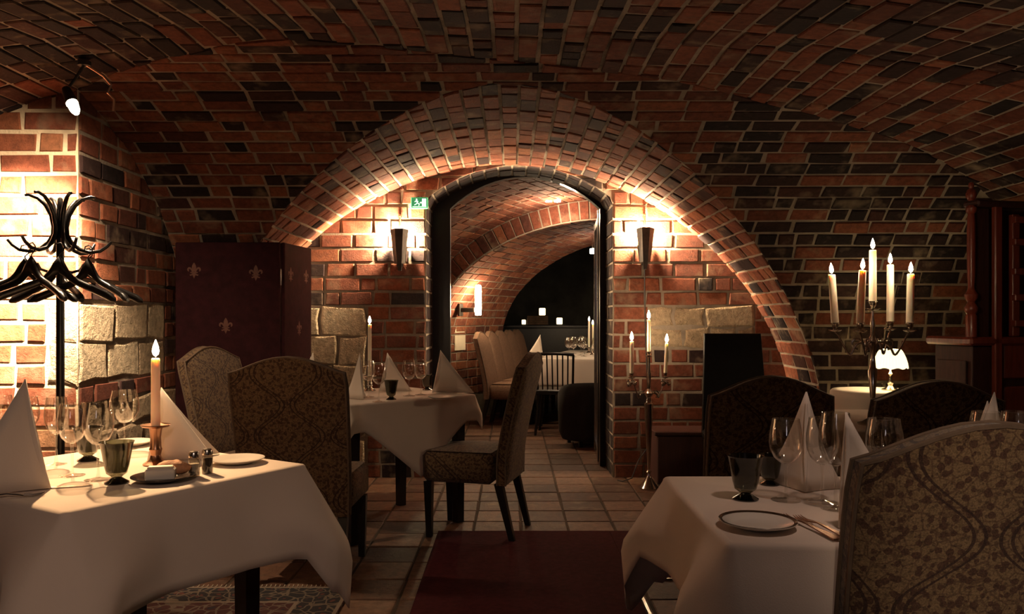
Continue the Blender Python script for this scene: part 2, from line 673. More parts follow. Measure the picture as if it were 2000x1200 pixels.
class Prof:
    """polyline profile (a, z) with arc length"""

    def __init__(self, pts):
        self.p = pts
        self.s = [0.0]
        for i in range(1, len(pts)):
            self.s.append(self.s[-1] + hypot(pts[i][0] - pts[i - 1][0], pts[i][1] - pts[i - 1][1]))
        self.L = self.s[-1]
        self.i = 0

    def at(self, v):
        v = min(max(v, 0.0), self.L)
        lo, hi = 0, len(self.s) - 1
        while hi - lo > 1:
            m = (lo + hi) // 2
            if self.s[m] <= v:
                lo = m
            else:
                hi = m
        (a0, z0), (a1, z1) = self.p[lo], self.p[hi]
        L = max(self.s[hi] - self.s[lo], 1e-9)
        t = (v - self.s[lo]) / L
        ta, tz = (a1 - a0) / L, (z1 - z0) / L
        return a0 + (a1 - a0) * t, z0 + (z1 - z0) * t, tz, -ta


def smooth_interp(pts):
    """monotone cubic through (x, z) points"""
    xs = [p[0] for p in pts]
    zs = [p[1] for p in pts]
    n = len(xs)
    d = [(zs[i + 1] - zs[i]) / (xs[i + 1] - xs[i]) for i in range(n - 1)]
    m = [d[0]] + [0 if d[i - 1] * d[i] <= 0 else 2 * d[i - 1] * d[i] / (d[i - 1] + d[i]) for i in range(1, n - 1)] + [d[-1]]

    def f(x):
        if x <= xs[0]:
            return zs[0] + m[0] * (x - xs[0])
        if x >= xs[-1]:
            return zs[-1] + m[-1] * (x - xs[-1])
        i = 0
        while x > xs[i + 1]:
            i += 1
        h = xs[i + 1] - xs[i]
        t = (x - xs[i]) / h
        return (zs[i] * (1 + 2 * t) * (1 - t) ** 2 + m[i] * h * t * (1 - t) ** 2 + zs[i + 1] * t * t * (3 - 2 * t) + m[i + 1] * h * t * t * (t - 1))
    return f


_zs = smooth_interp([(-3.9, 1.30), (-3.2, 1.80), (-2.475, 2.235), (-2.15, 2.325), (-1.6, 2.38), (-1.0, 2.398), (0.0, 2.378),
                     (0.73, 2.348), (1.48, 2.27), (2.1, 2.175), (2.64, 2.02), (3.3, 1.68)])


def slope(y):
    return -0.11 * min(max(3.4 - y, 0.0), 3.0)


def zS(x, y=3.4):
    return _zs(x) + slope(y)


XC, XB, XH, XZ = 3.4, 2.05, 1.5, 0.9


def zX(y):
    t = (y - XC) / XB
    if t <= 0:
        return XZ + XH + 0.3 * t * t + 0.02
    if t >= 1:
        return XZ - 80 * (t - 1)
    return XZ + XH * sqrt(1 - t * t)


NC, NA, NH, NZ = -0.03, 2.1, 1.84, 0.5


def zN(x):
    t = abs(x - NC) / NA
    if t >= 1:
        return NZ - 40 * (t - 1)
    return NZ + NH * (1 - t ** 1.9) ** 0.54


def clip_poly(poly, g):
    """Sutherland-Hodgman against g(u, v) > 0"""
    out = []
    n = len(poly)
    vals = [g(*p) for p in poly]
    for i in range(n):
        a, b = poly[i], poly[(i + 1) % n]
        ga, gb = vals[i], vals[(i + 1) % n]
        if ga > 0:
            out.append(a)
        if (ga > 0) != (gb > 0):
            lo, hi = 0.0, 1.0
            for _ in range(9):
                m = (lo + hi) / 2
                q = (a[0] + (b[0] - a[0]) * m, a[1] + (b[1] - a[1]) * m)
                if (g(*q) > 0) == (ga > 0):
                    lo = m
                else:
                    hi = m
            m = (lo + hi) / 2
            out.append((a[0] + (b[0] - a[0]) * m, a[1] + (b[1] - a[1]) * m))
    return out


def area2(poly):
    return abs(sum(poly[i][0] * poly[(i + 1) % len(poly)][1] - poly[(i + 1) % len(poly)][0] * poly[i][1] for i in range(len(poly)))) / 2


def courses(u0, u1, v0, v1, c, mort, rnd, lens=(0.245, 0.245, 0.12), holes=(), shift=None):
    """brick outlines in (u, v): straight courses of stretchers and headers with joints between; holes are (u0, u1, v0, v1)"""
    out = []
    nrow = int(math.ceil((v1 - v0) / c - 1e-6))
    for r in range(nrow):
        a, b = v0 + r * c, min(v0 + (r + 1) * c, v1)
        if b - a < 0.03:
            continue
        spans = [(u0, u1)]
        for h in holes:
            if h[2] < b - 0.01 and h[3] > a + 0.01:
                ns = []
                for s in spans:
                    if h[1] <= s[0] or h[0] >= s[1]:
                        ns.append(s)
                        continue
                    if h[0] - s[0] > 0.04:
                        ns.append((s[0], h[0]))
                    if s[1] - h[1] > 0.04:
                        ns.append((h[1], s[1]))
                spans = ns
        for s0, s1 in spans:
            u = s0
            first = True
            while u < s1 - 0.03:
                L = rnd.choice(lens) * rnd.uniform(0.92, 1.08)
                if first:
                    L *= rnd.uniform(0.45, 1.0) if r % 2 else rnd.uniform(0.8, 1.0)
                    first = False
                e = u + L
                if s1 - e < 0.06:
                    e = s1
                m = mort * 0.5
                if e - u > 0.035:
                    j = lambda k=0.006: rnd.uniform(-k, k)
                    out.append([(u + m + j(), a + m + j(0.003)), (e - m + j(), a + m + j(0.003)), (e - m + j(), b - m + j(0.003)), (u + m + j(), b - m + j(0.003))])
                u = e
    return out


def proj_area(pts):
    q = []
    for p in pts:
        if p[1] < 0.3:
            return 0.0
        x, y = 1000 + FPX * p[0] / p[1], 620 - FPX * (p[2] - EYE) / p[1]
        q.append((x, y))
    if max(a[0] for a in q) < 0 or min(a[0] for a in q) > 2000 or max(a[1] for a in q) < 0 or min(a[1] for a in q) > 1200:
        return 0.0
    return area2(q)


def brick_mesh(poly, P, N, h, inset=0.006, deep=0.012):
    n = len(poly)
    cu, cv = sum(p[0] for p in poly) / n, sum(p[1] for p in poly) / n
    ring = [[], [], []]
    for (u, v) in poly:
        du, dv = cu - u, cv - v
        L = max(hypot(du, dv), 1e-6)
        k = min(inset, 0.3 * L) / L * 1.3
        p, nn = P(u, v), N(u, v)
        ring[0].append(p - nn * deep)
        ring[1].append(p + nn * (h - 0.005))
        ring[2].append(P(u + du * k, v + dv * k) + nn * h)
    mb = MB()
    vs = ring[0] + ring[1] + ring[2]
    f = []
    for j in range(2):
        for i in range(n):
            k = (i + 1) % n
            f.append((j * n + i, j * n + k, (j + 1) * n + k, (j + 1) * n + i))
    f.append(tuple(2 * n + i for i in range(n)))
    # outward winding
    a, b, c = ring[2][0], ring[2][1], ring[2][2]
    if (b - a).cross(c - a).dot(N(cu, cv)) < 0:
        f = [tuple(reversed(q)) for q in f]
    mb.add(vs, f)
    return mb


class Masonry:
    """collects the bricks of one wall or vault; the largest in the picture become single parts, the rest one part"""

    def __init__(self, root, cap=295):
        self.root, self.cap, self.items = root, cap, []

    def lay(self, polys, P, N, clips=(), mat='brick', part='brick', h=(0.005, 0.013), tint=None, rnd=RND, inset=0.006, minarea=0.0011):
        for poly in polys:
            for g in clips:
                poly = clip_poly(poly, g)
                if len(poly) < 3:
                    break
            if len(poly) < 3 or area2(poly) < minarea:
                continue
            q = []
            for p in poly:
                if not q or hypot(p[0] - q[-1][0], p[1] - q[-1][1]) > 0.004:
                    q.append(p)
            if len(q) > 2 and hypot(q[0][0] - q[-1][0], q[0][1] - q[-1][1]) < 0.004:
                q.pop()
            if len(q) < 3:
                continue
            mb = brick_mesh(q, P, N, rnd.uniform(*h), inset)
            n = len(q)
            ar = proj_area(mb.v[2 * n:])
            t = rnd.random() if tint is None else tint(rnd, q)
            self.items.append((ar, part, mat, mb, t))

    def build(self):
        self.items.sort(key=lambda x: -x[0])
        count = {}
        rest = {}
        for ar, part, mat, mb, t in self.items:
            k = count.get(part, 0)
            if k < self.cap and ar > 60:
                count[part] = k + 1
                obj(part, mb, mat, self.root, 0, tints=float(t))
            else:
                r = rest.setdefault((part, mat), [MB(), []])
                r[0].add(mb.v, mb.f)
                r[1] += [float(t)] * len(mb.f)
        for (part, mat), (mb, ts) in rest.items():
            o = obj(part + 'work', mb, mat, self.root, 0, tints=ts)
            o['kind'] = 'stuff'


def bed(mb, P, N, u0, u1, v0, v1, du, dv, clips=(), off=0.0):
    nu, nv = max(1, int((u1 - u0) / du)), max(1, int((v1 - v0) / dv))
    for i in range(nu):
        for j in range(nv):
            a, b = u0 + (u1 - u0) * i / nu, u0 + (u1 - u0) * (i + 1) / nu
            c, d = v0 + (v1 - v0) * j / nv, v0 + (v1 - v0) * (j + 1) / nv
            poly = [(a, c), (b, c), (b, d), (a, d)]
            for g in clips:
                poly = clip_poly(poly, g)
                if len(poly) < 3:
                    break
            if len(poly) < 3:
                continue
            vs = [P(*p) + N(*p) * off for p in poly]
            f = tuple(range(len(poly)))
            if (vs[1] - vs[0]).cross(vs[2] - vs[0]).dot(N(*poly[0])) < 0:
                f = tuple(reversed(f))
            mb.add(vs, [f])


def vault_tint(r, q):
    t = r.random()
    return t * 0.85


def near_web_tint(r, q):
    # the near web of the vault gets more dark bricks towards the left springing
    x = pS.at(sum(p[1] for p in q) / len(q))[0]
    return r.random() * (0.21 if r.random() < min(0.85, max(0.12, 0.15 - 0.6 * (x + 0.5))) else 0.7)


# --- profiles
pS = Prof([(x / 50.0, _zs(x / 50.0)) for x in range(-195, 166)])
pX = Prof([(XC - 0.1, zX(XC) )] + [(XC + XB * sin(a * pi / 160), XZ + XH * cos(a * pi / 160)) for a in range(0, 81)] + [(XC + XB, 0.0)])
pN = Prof([(NC - NA, 0.0)] + [(NC + NA * s, zN(NC + NA * s * 0.99999)) for s in
          [-cos(pi * k / 90) for k in range(0, 91)]] + [(NC + NA, 0.0)])


def S_P(u, v):
    x, z, nx, nz = pS.at(v)
    return Vector((x, u, z + slope(u)))


def S_N(u, v):
    x, z, nx, nz = pS.at(v)
    n = Vector((nx, 0, nz))
    if 0.4 < u < 3.4:
        n = Vector((nx, 0.11, nz)).normalized()
    return n


def X_P(u, v):
    y, z, ny, nz = pX.at(v)
    return Vector((u, y, z))


def X_N(u, v):
    y, z, ny, nz = pX.at(v)
    return Vector((0, ny, nz))


def N_P(u, v):
    x, z, nx, nz = pN.at(v)
    return Vector((x, u, z))


def N_N(u, v):
    x, z, nx, nz = pN.at(v)
    return Vector((nx, 0, nz))


def gS(u, v):
    return (0.05 + (3.4 - u)) if u < 3.4 else zX(u) - _zs(pS.at(v)[0])


def gX1(u, v):
    y, z, _, _ = pX.at(v)
    return _zs(u) - z if y >= 3.4 else -0.01


def gX2(u, v):
    y, z, _, _ = pX.at(v)
    return z - zN(u)


def gN(u, v):
    x, z, _, _ = pN.at(v)
    return z - zX(u)


ceil_bed = MB()
bed(ceil_bed, S_P, S_N, -4.0, 5.4, 0, pS.L, 0.1, 0.06, [gS])
bed(ceil_bed, X_P, X_N, XW, XE, 0, pX.L, 0.1, 0.05, [gX1, gX2])
bed(ceil_bed, N_P, N_N, 3.6, YN, 0, pN.L, 0.06, 0.05, [gN])
ceiling = struct(obj('ceiling', ceil_bed, 'mortar', None, 50), 'brick groin vault over the main dining room')
mas = Masonry(ceiling)
r1 = random.Random(3)
mas.lay(courses(1.6, 5.2, 0.2, pS.L - 0.05, 0.098, 0.017, r1), S_P, S_N, [gS], rnd=r1, h=(0.003, 0.013), tint=near_web_tint)
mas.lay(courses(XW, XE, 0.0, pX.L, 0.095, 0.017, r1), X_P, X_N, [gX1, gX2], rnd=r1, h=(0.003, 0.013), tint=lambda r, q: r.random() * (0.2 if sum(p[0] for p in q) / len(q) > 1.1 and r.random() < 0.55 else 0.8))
mas.lay(courses(3.7, YN - 0.005, 0.0, pN.L, 0.098, 0.016, r1), N_P, N_N, [gN], rnd=r1, h=(0.003, 0.013), tint=vault_tint)
mas.build()

# --- north wall with the doorway
DXC, DW, DSP, DCR = 0.055, 0.695, 2.08, 2.335   # door centre, half width, spring and crown heights
_R = (DW ** 2 + (DCR - DSP) ** 2) / (2 * (DCR - DSP))
DZC = DCR - _R


def W_P(u, v):
    return Vector((u, YN, v))


def W_N(u, v):
    return Vector((0, -1, 0))


def gW(u, v):
    return zN(u) + 0.004 - v


def gDoor(u, v):
    if v < DSP:
        return abs(u - DXC) - DW
    return max(hypot(u - DXC, v - DZC) - _R, abs(u - DXC) - DW)


nw = MB()
bed(nw, W_P, W_N, NC - NA - 0.05, NC + NA + 0.05, 0, 2.40, 0.06, 0.06, [gW, gDoor])
wall_north = struct(obj('wall_north', nw, 'mortar', None, 0), 'lit brick wall around the arched doorway')
mas = Masonry(wall_north)
r2 = random.Random(5)
CH = 0.107
stones_left = (-2.1, -1.02, 0.0, 11 * CH + 0.107)
stones_right = (1.02, 1.80, 9 * CH, 12 * CH)
holes = [(DXC - DW, DXC + DW, 0.0, DSP + 0.02), (-2.1, -1.08, 0.0, 12 * CH), stones_right]


def pier_tint(r, q):
    return 0.25 + 0.5 * r.random() if r.random() > 0.1 else 0.12 * r.random()


mas.lay(courses(NC - NA, NC + NA, 0, 2.36, CH, 0.018, r2, (0.25, 0.24, 0.125), holes), W_P, W_N, [gW, gDoor], rnd=r2, h=(0.004, 0.011), tint=pier_tint)


def ashlar(u0, u1, rows, r, lo=0.2, hi=0.42, mort=0.018):
    out = []
    v = 0
    for (a, b) in rows:
        u = u0
        while u < u1 - 0.04:
            e = u + r.uniform(lo, hi)
            if u1 - e < 0.12:
                e = u1
            j = lambda: r.uniform(-0.014, 0.014)
            m = mort / 2
            um = (u + e) / 2
            out.append([(u + m + j(), a + m + j()), (um + j(), a + m + j()), (e - m + j(), a + m + j()), (e - m + j(), (a + b) / 2 + j()), (e - m + j(), b - m + j()),
                        (um + j(), b - m + j()), (u + m + j(), b - m + j()), (u + m + j(), (a + b) / 2 + j())])
            u = e
    return out


mas.lay(ashlar(-2.1, -1.08, [(0, 0.3), (0.3, 0.6), (0.6, 0.84), (0.84, 1.06), (1.06, 12 * CH)], r2), W_P, W_N, [gW], 'stone', 'stone_block', (0.003, 0.015), rnd=r2, inset=0.010)
mas.lay(ashlar(1.02, 1.80, [(9 * CH, 10.5 * CH), (10.5 * CH, 12 * CH)], r2, 0.16, 0.26), W_P, W_N, [gW], 'stone', 'stone_block', (0.004, 0.014), rnd=r2, tint=lambda r, q: 0.5 * r.random(), inset=0.012)
mas.build()

# --- doorway passage: brick jambs and segmental soffit, running from the room into the inner room
arc = [(DXC + DW * sin(a), DZC + _R * cos(a) if False else 0) for a in ()]
half = math.asin(DW / _R)
jam = [(DXC - DW, 0.0)] + [(DXC + _R * sin(-half + 2 * half * k / 24), DZC + _R * cos(-half + 2 * half * k / 24)) for k in range(25)] + [(DXC + DW, 0.0)]
pD = Prof(jam)


def D_P(u, v):
    x, z, nx, nz = pD.at(v)
    return Vector((x, u, z))


def D_N(u, v):
    x, z, nx, nz = pD.at(v)
    return Vector((nx, 0, nz))


db = MB()
bed(db, D_P, D_N, YN, YP, 0, pD.L, 0.14, 0.07)
door_1 = struct(obj('door_1', db, 'mortar', None, 40), 'arched brick doorway to the inner room with an open glass door')
mas = Masonry(door_1)
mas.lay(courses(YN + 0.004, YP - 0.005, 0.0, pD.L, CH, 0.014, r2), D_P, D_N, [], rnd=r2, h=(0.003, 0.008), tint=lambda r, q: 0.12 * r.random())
mas.build()
# dark painted inner frame of the doorway, narrower than the brick opening
fr_out = [(DXC - DW - 0.0, 0.0), (DXC - DW, DSP)] + [(DXC + _R * sin(-half + 2 * half * k / 16), DZC + _R * cos(-half + 2 * half * k / 16)) for k in range(17)] + [(DXC + DW, DSP), (DXC + DW, 0.0)]


def inner(px):
    x, z = px
    s = (0.70 + 0.50) / (2 * DW)
    return (0.105 + (x - DXC) * s, z if z < DSP else z - 0.01)


dfm = MB()
for i in range(len(fr_out) - 1):
    a, b = fr_out[i], fr_out[i + 1]
    ia, ib = inner(a), inner(b)
    vs = []
    for y in (YP - 0.09, YP - 0.01):
        vs += [(a[0], y, a[1]), (b[0], y, b[1]), (ib[0], y, ib[1]), (ia[0], y, ia[1])]
    dfm.add(vs, [(0, 3, 2, 1), (4, 5, 6, 7), (2, 3, 7, 6), (0, 1, 5, 4)])
obj('door_frame', dfm, 'black_wood', door_1, 0)
# glass leaf standing open against the right side
leaf = MB()
lx0, ly0, lx1, ly1 = 0.715, 6.70, 0.745, 7.30
for (p, q, z0, z1) in (((lx0, ly0), (lx0 + .002, ly0 + .05), 0.02, 2.08), ((lx1 - .002, ly1 - .05), (lx1, ly1), 0.02, 2.02)):
    leaf.prism([(p[0] - .015, p[1]), (p[0] + .015, p[1]), (q[0] + .015, q[1]), (q[0] - .015, q[1])], 'z', z0, z1)
for z0, z1 in ((0.02, 0.12), (1.96, 2.02)):
    leaf.prism([(lx0 - .013, ly0 + .04), (lx0 + .013, ly0 + .04), (lx1 + .013, ly1 - .04), (lx1 - .013, ly1 - .04)], 'z', z0, z1)
lf = obj('door_leaf', leaf, 'steel', door_1, 0)
gl = MB()
gl.prism([(lx0 - .003, ly0 + .04), (lx0 + .003, ly0 + .04), (lx1 + .003, ly1 - .04), (lx1 - .003, ly1 - .04)], 'z', 0.12, 1.96)
obj('glass_pane', gl, 'pane', lf, 0)
hd = MB()
hd.tube([(lx1 - .05, ly1 - .09, 0.95), (lx1 - .05, ly1 - .09, 1.15)], 0.010, 8)
obj('door_handle', hd, 'steel', lf)

# --- west wall and the pier face beside it
def A_P(u, v):
    return Vector((XW, u, v))


def A_N(u, v):
    return Vector((1, 0, 0))


def gA(u, v):
    return min(zX(u), zS(XW)) - v


wb = MB()
bed(wb, A_P, A_N, YSW, YN + 0.02, 0, 2.5, 0.06, 0.06, [gA])
wall_west = struct(obj('wall_west', wb, 'mortar', None, 0), 'dim return wall of rough brick and limestone beside the coat stand')
mas = Masonry(wall_west)
r3 = random.Random(21)
holesA = [(YSW, 5.06, 0.86, 1.28), (YSW + 0.1, 5.5, 0.0, 0.755)]
mas.lay(courses(YSW, 5.5, 0.02, 2.4, 0.105, 0.019, r3, (0.25, 0.24, 0.12, 0.2), holesA), A_P, A_N, [gA], rnd=r3, h=(0.003, 0.016), tint=lambda r, q: r.random() * 0.85)
mas.lay(ashlar(YSW, 5.06, [(0.86, 1.07), (1.07, 1.28)], r3, 0.26, 0.42), A_P, A_N, [gA], 'stone', 'stone_block', (0.003, 0.012), rnd=r3, inset=0.009)
mas.lay(ashlar(YSW + 0.1, 5.5, [(0.0, 0.2), (0.2, 0.42), (0.42, 0.6), (0.6, 0.76)], r3, 0.14, 0.36), A_P, A_N, [gA], 'stone', 'stone_block', (0.003, 0.020), rnd=r3, tint=lambda r, q: 0.4 * r.random(), inset=0.012)
mas.build()


def B_P(u, v):
    return Vector((u, YSW, v))


def B_N(u, v):
    return Vector((0, -1, 0))


def gB(u, v):
    return zS(u) - v


sb = MB()
bed(sb, B_P, B_N, -3.9, XW, 0, 2.5, 0.06, 0.06, [gB])
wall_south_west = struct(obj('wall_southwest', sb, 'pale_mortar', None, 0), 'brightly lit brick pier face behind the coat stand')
mas = Masonry(wall_south_west)
holesB = [(-2.30, XW, 0.86, 1.28), (-3.9, -2.44, 1.28, 1.385)]
mas.lay(courses(-3.9, XW, 0.02, 2.4, 0.105, 0.02, r3, (0.25, 0.245, 0.13), holesB), B_P, B_N, [gB], rnd=r3, h=(0.004, 0.012),
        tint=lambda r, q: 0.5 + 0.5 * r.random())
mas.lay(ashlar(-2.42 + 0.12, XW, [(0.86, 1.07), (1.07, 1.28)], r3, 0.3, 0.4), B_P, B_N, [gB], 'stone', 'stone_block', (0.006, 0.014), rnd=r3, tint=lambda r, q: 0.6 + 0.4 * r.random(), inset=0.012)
mas.lay([[(-3.9, 1.29), (-3.2, 1.29), (-3.2, 1.375), (-3.9, 1.375)], [(-3.18, 1.29), (-2.8, 1.29), (-2.8, 1.375), (-3.18, 1.375)], [(-2.78, 1.29), (-2.46, 1.29), (-2.46, 1.375), (-2.78, 1.375)]],
        B_P, B_N, [gB], 'stone', 'stone_block', (0.006, 0.012), rnd=r3)
mas.build()

# --- plain closing walls that the photograph does not show
ew = MB()
ew.add([(XE, -4, 0), (XE, 5.5, 0), (XE, 5.5, 2.6), (XE, -4, 2.6)], [(0, 1, 2, 3)])
struct(obj('wall_east', ew, 'crate_wood', None, 0), 'east side wall behind the wooden cabinet')
cw = MB()
cw.add([(-3.9, -4, 0), (-3.9, YSW, 0), (-3.9, YSW, 2.6), (-3.9, -4, 2.6)], [(3, 2, 1, 0)])
struct(obj('wall_west_rear', cw, 'crate_wood', None, 0))
cs = MB()
cs.add([(-3.9, -4, 0), (XE, -4, 0), (XE, -4, 2.6), (-3.9, -4, 2.6)], [(0, 1, 2, 3)])
struct(obj('wall_south', cs, 'crate_wood', None, 0))

# --- inner room: a barrel vault whose axis runs to the right, then a lower arch
IO = Vector((0, 6.65, 0))
IA = Vector((0.42, 0.9075, 0))
IR = Vector((0.9075, -0.42, 0))


def inner_pt(w, r, z):
    return IO + IA * w + IR * r + Vector((0, 0, z))


def ell(r0, a, zs, h):
    return Prof([(r0 - a, 0.0)] + [(r0 - a * cos(pi * k / 60), zs + h * sin(pi * k / 60)) for k in range(61)] + [(r0 + a, 0.0)])


pBig = ell(0.2, 2.08, 0.9, 1.45)
pSm = ell(0.2, 1.87, 0.9, 1.25)
W1, W2 = 1.54, 3.3


def big_P(u, v):
    r, z, nr, nz = pBig.at(v)
    return inner_pt(u, r, z)


def big_N(u, v):
    r, z, nr, nz = pBig.at(v)
    return IR * nr + Vector((0, 0, nz))


def sm_P(u, v):
    r, z, nr, nz = pSm.at(v)
    return inner_pt(u, r, z)


def sm_N(u, v):
    r, z, nr, nz = pSm.at(v)
    return IR * nr + Vector((0, 0, nz))


def gBig(u, v):
    return big_P(u, v).y - YP - 0.03


ib = MB()
bed(ib, big_P, big_N, -1.4, W1, 0, pBig.L, 0.12, 0.1, [gBig])
bed(ib, sm_P, sm_N, W1, W2, 0, pSm.L, 0.2, 0.1)
# face of the step between the two vaults
for prof_a, prof_b, w in ((pBig, pSm, W1),):
    n = 40
    for k in range(n):
        va, vb = pBig.L * k / n, pBig.L * (k + 1) / n
        sa, sb_ = pSm.L * k / n, pSm.L * (k + 1) / n
        q = [inner_pt(w, *pBig.at(va)[:2]), inner_pt(w, *pBig.at(vb)[:2]), inner_pt(w, *pSm.at(sb_)[:2]), inner_pt(w, *pSm.at(sa)[:2])]
        ib.add(q, [(0, 1, 2, 3)])
ceil2 = struct(obj('ceiling.001', ib, 'mortar', None, 40), 'brick barrel vault and lower arch of the inner room seen through the doorway')
mas = Masonry(ceil2)
r4 = random.Random(8)
mas.lay(courses(-1.3, W1, 0.3, pBig.L - 0.3, 0.10, 0.014, r4), big_P, big_N, [gBig], rnd=r4, h=(0.004, 0.010), tint=lambda r, q: 0.2 + 0.6 * r.random())


def step_P(u, v):
    k = v / pSm.L
    p, q = inner_pt(W1, *pSm.at(v)[:2]), inner_pt(W1, *pBig.at(k * pBig.L)[:2])
    return p + (q - p) * u


mas.lay([[(0.06, v0 + 0.008), (0.94, v0 + 0.008), (0.94, v0 + 0.092), (0.06, v0 + 0.092)] for v0 in [0.3 + 0.1 * k for k in range(int((pSm.L - 0.6) / 0.1))]],
        step_P, lambda u, v: IA * -1.0, [], rnd=r4, h=(0.004, 0.010), tint=lambda r, q: 0.2 + 0.6 * r.random())
mas.lay(courses(W1 + 0.005, W2, 0.3, pSm.L - 0.3, 0.10, 0.014, r4), sm_P, sm_N, [], rnd=r4, h=(0.004, 0.010), tint=lambda r, q: 0.2 + 0.6 * r.random())
mas.build()
# far dining room walls (dark plaster) and the back of the north wall
fw = MB()
fw.add([(-4, 13.6, 0), (5, 13.6, 0), (5, 13.6, 3), (-4, 13.6, 3)], [(0, 3, 2, 1)])
struct(obj('wall_far', fw, 'plaster', None, 0), 'dark plaster end wall of the farthest room')
f2 = MB()
f2.add([(-4, 8.0, 0), (-4, 13.6, 0), (-4, 13.6, 3), (-4, 8.0, 3)], [(0, 1, 2, 3)])
f2.add([(5, 6.0, 0), (5, 13.6, 0), (5, 13.6, 3), (5, 6.0, 3)], [(3, 2, 1, 0)])
struct(obj('wall_far_sides', f2, 'plaster', None, 0))
f3 = MB()
f3.add([(-4, 9.0, 2.6), (5, 7.0, 2.6), (5, 13.6, 2.6), (-4, 13.6, 2.6)], [(0, 1, 2, 3)])
struct(obj('ceiling.002', f3, 'plaster', None, 0))

# --- floor: square terracotta tiles on a mortar bed
fl = MB()
fl.add([(-4, -4, 0), (5, -4, 0), (5, 13.7, 0), (-4, 13.7, 0)], [(0, 1, 2, 3)])
floor = struct(obj('floor', fl, 'floor_bed', None, 0), 'worn square terracotta floor tiles')
mas = Masonry(floor)


def F_P(u, v):
    return Vector((u, v, 0.0))


def F_N(u, v):
    return Vector((0, 0, 1))


tl = []
T = 0.265
r5 = random.Random(31)
for i in range(-9, 13):
    for j in range(8, 50):
        x, y = i * T + 0.05, j * T + 0.02
        jt = lambda: r5.uniform(-0.003, 0.003)
        m = 0.006
        tl.append([(x + m + jt(), y + m + jt()), (x + T - m + jt(), y + m + jt()), (x + T - m + jt(), y + T - m + jt()), (x + m + jt(), y + T - m + jt())])


def gFloor(u, v):
    return -1 if (v > 5.44 and v < 6.1 and abs(u - NC) > NA) else 1


mas.lay(tl, F_P, F_N, [], 'tile', 'floor_tile', (0.004, 0.0065), rnd=r5, inset=0.004)
mas.build()
FZ = 0.0065
# ------------------------------------------------------------------ furniture builders


def chair_back_mesh(w=0.46, top=1.0, shoulder=None, z0=0.30, th=0.085, y0=-0.21, lean=0.13, nx=14, nz=12):
    """upholstered back with a camel-hump top, leaning backwards"""
    shoulder = top - 0.07 if shoulder is None else shoulder
    def zt(s):
        return shoulder + (top - shoulder) * cos(pi / 2 * s) ** 1.25

    def yc(z):
        k = max(0.0, z - 0.42) / 0.58
        return y0 - lean * k ** 1.3

    def hw(t):
        return (w / 2) * (0.97 + 0.05 * t - 0.025 * max(0, t - 0.9) / 0.1)

    mb = MB()
    grids = []
    for side in (1, -1):
        g = []
        for j in range(nz + 1):
            t = j / nz
            for i in range(nx + 1):
                s = -1 + 2 * i / nx
                s = math.copysign(abs(s) ** 0.8, s)
                z = z0 + (zt(s) - z0) * t
                edge = max(abs(s) ** 7, t ** 14, (1 - t) ** 14)
                h = th / 2 * (1 - 0.45 * edge)
                g.append((s * hw(t), yc(z) + side * h, z))
        grids.append(g)
    n1 = nx + 1
    vs = grids[0] + grids[1]
    o = len(grids[0])
    f = []
    for j in range(nz):
        for i in range(nx):
            a = j * n1 + i
            f.append((a + 1, a, a + n1, a + n1 + 1))
            f.append((o + a, o + a + 1, o + a + n1 + 1, o + a + n1))
    for j in range(nz):
        a, b = j * n1, j * n1 + nx
        f.append((a, o + a, o + a + n1, a + n1))
        f.append((o + b, b, b + n1, o + b + n1))
    for i in range(nx):
        a, b = i, nz * n1 + i
        f.append((a, a + 1, o + a + 1, o + a))
        f.append((b + 1, b, o + b, o + b + 1))
    mb.add(vs, f)
    pips = []
    for side in (1, -1):
        pts = []
        for j in range(0, nz + 1):
            x, y, z = grids[0 if side > 0 else 1][j * n1]
            pts.append((x - 0.002, y, z))
        for i in range(1, nx + 1):
            pts.append(grids[0 if side > 0 else 1][nz * n1 + i])
        for j in range(nz - 1, -1, -1):
            x, y, z = grids[0 if side > 0 else 1][j * n1 + nx]
            pts.append((x + 0.002, y, z))
        pips.append(pts)
    pm = MB()
    for p in pips:
        pm.tube(p, 0.0045, 5)
    return mb, pm


def make_chair(label, loc, face, group, cloth='tapestry', w=0.46, top=1.0, seat_fwd=0.24):
    """upholstered dining chair; face = direction (x, y) the sitter looks at"""
    t = thing('dining_chair', label, 'chair', (loc[0], loc[1], FZ + (loc[2] if len(loc) > 2 else 0)), atan2(face[1], face[0]) - pi / 2, group)
    bm_, pm = chair_back_mesh(w, top)
    obj('backrest', bm_, cloth, t, 50)
    obj('piping', pm, 'piping', t, 50)
    s = MB()
    s.box((0, (seat_fwd - 0.17) / 2, 0.385), (w * 0.98, seat_fwd + 0.17, 0.17), 0, 0.03)
    # slightly domed cushion top
    n = 8
    vs, f = [], []
    for j in range(n + 1):
        for i in range(n + 1):
            u, v = -1 + 2 * i / n, -1 + 2 * j / n
            vs.append((u * w * 0.455, (seat_fwd - 0.17) / 2 + v * (seat_fwd + 0.17) * 0.455, 0.4695 + 0.016 * (1 - u * u) * (1 - v * v)))
    for j in range(n):
        for i in range(n):
            a = j * (n + 1) + i
            f.append((a, a + 1, a + n + 2, a + n + 1))
    s.add(vs, f)
    obj('seat', s, cloth, t, 50)
    hx = w / 2 - 0.035
    for sx in (-1, 1):
        l = MB()
        l.quadbar((sx * hx, seat_fwd - 0.04, 0), (sx * hx, seat_fwd - 0.035, 0.305), 0.030, 0.044)
        obj('leg', l, 'black_wood', t, 0)
        l = MB()
        l.quadbar((sx * hx, -0.265, 0), (sx * hx, -0.19, 0.305), 0.030, 0.044)
        obj('leg', l, 'black_wood', t, 0)
    return t


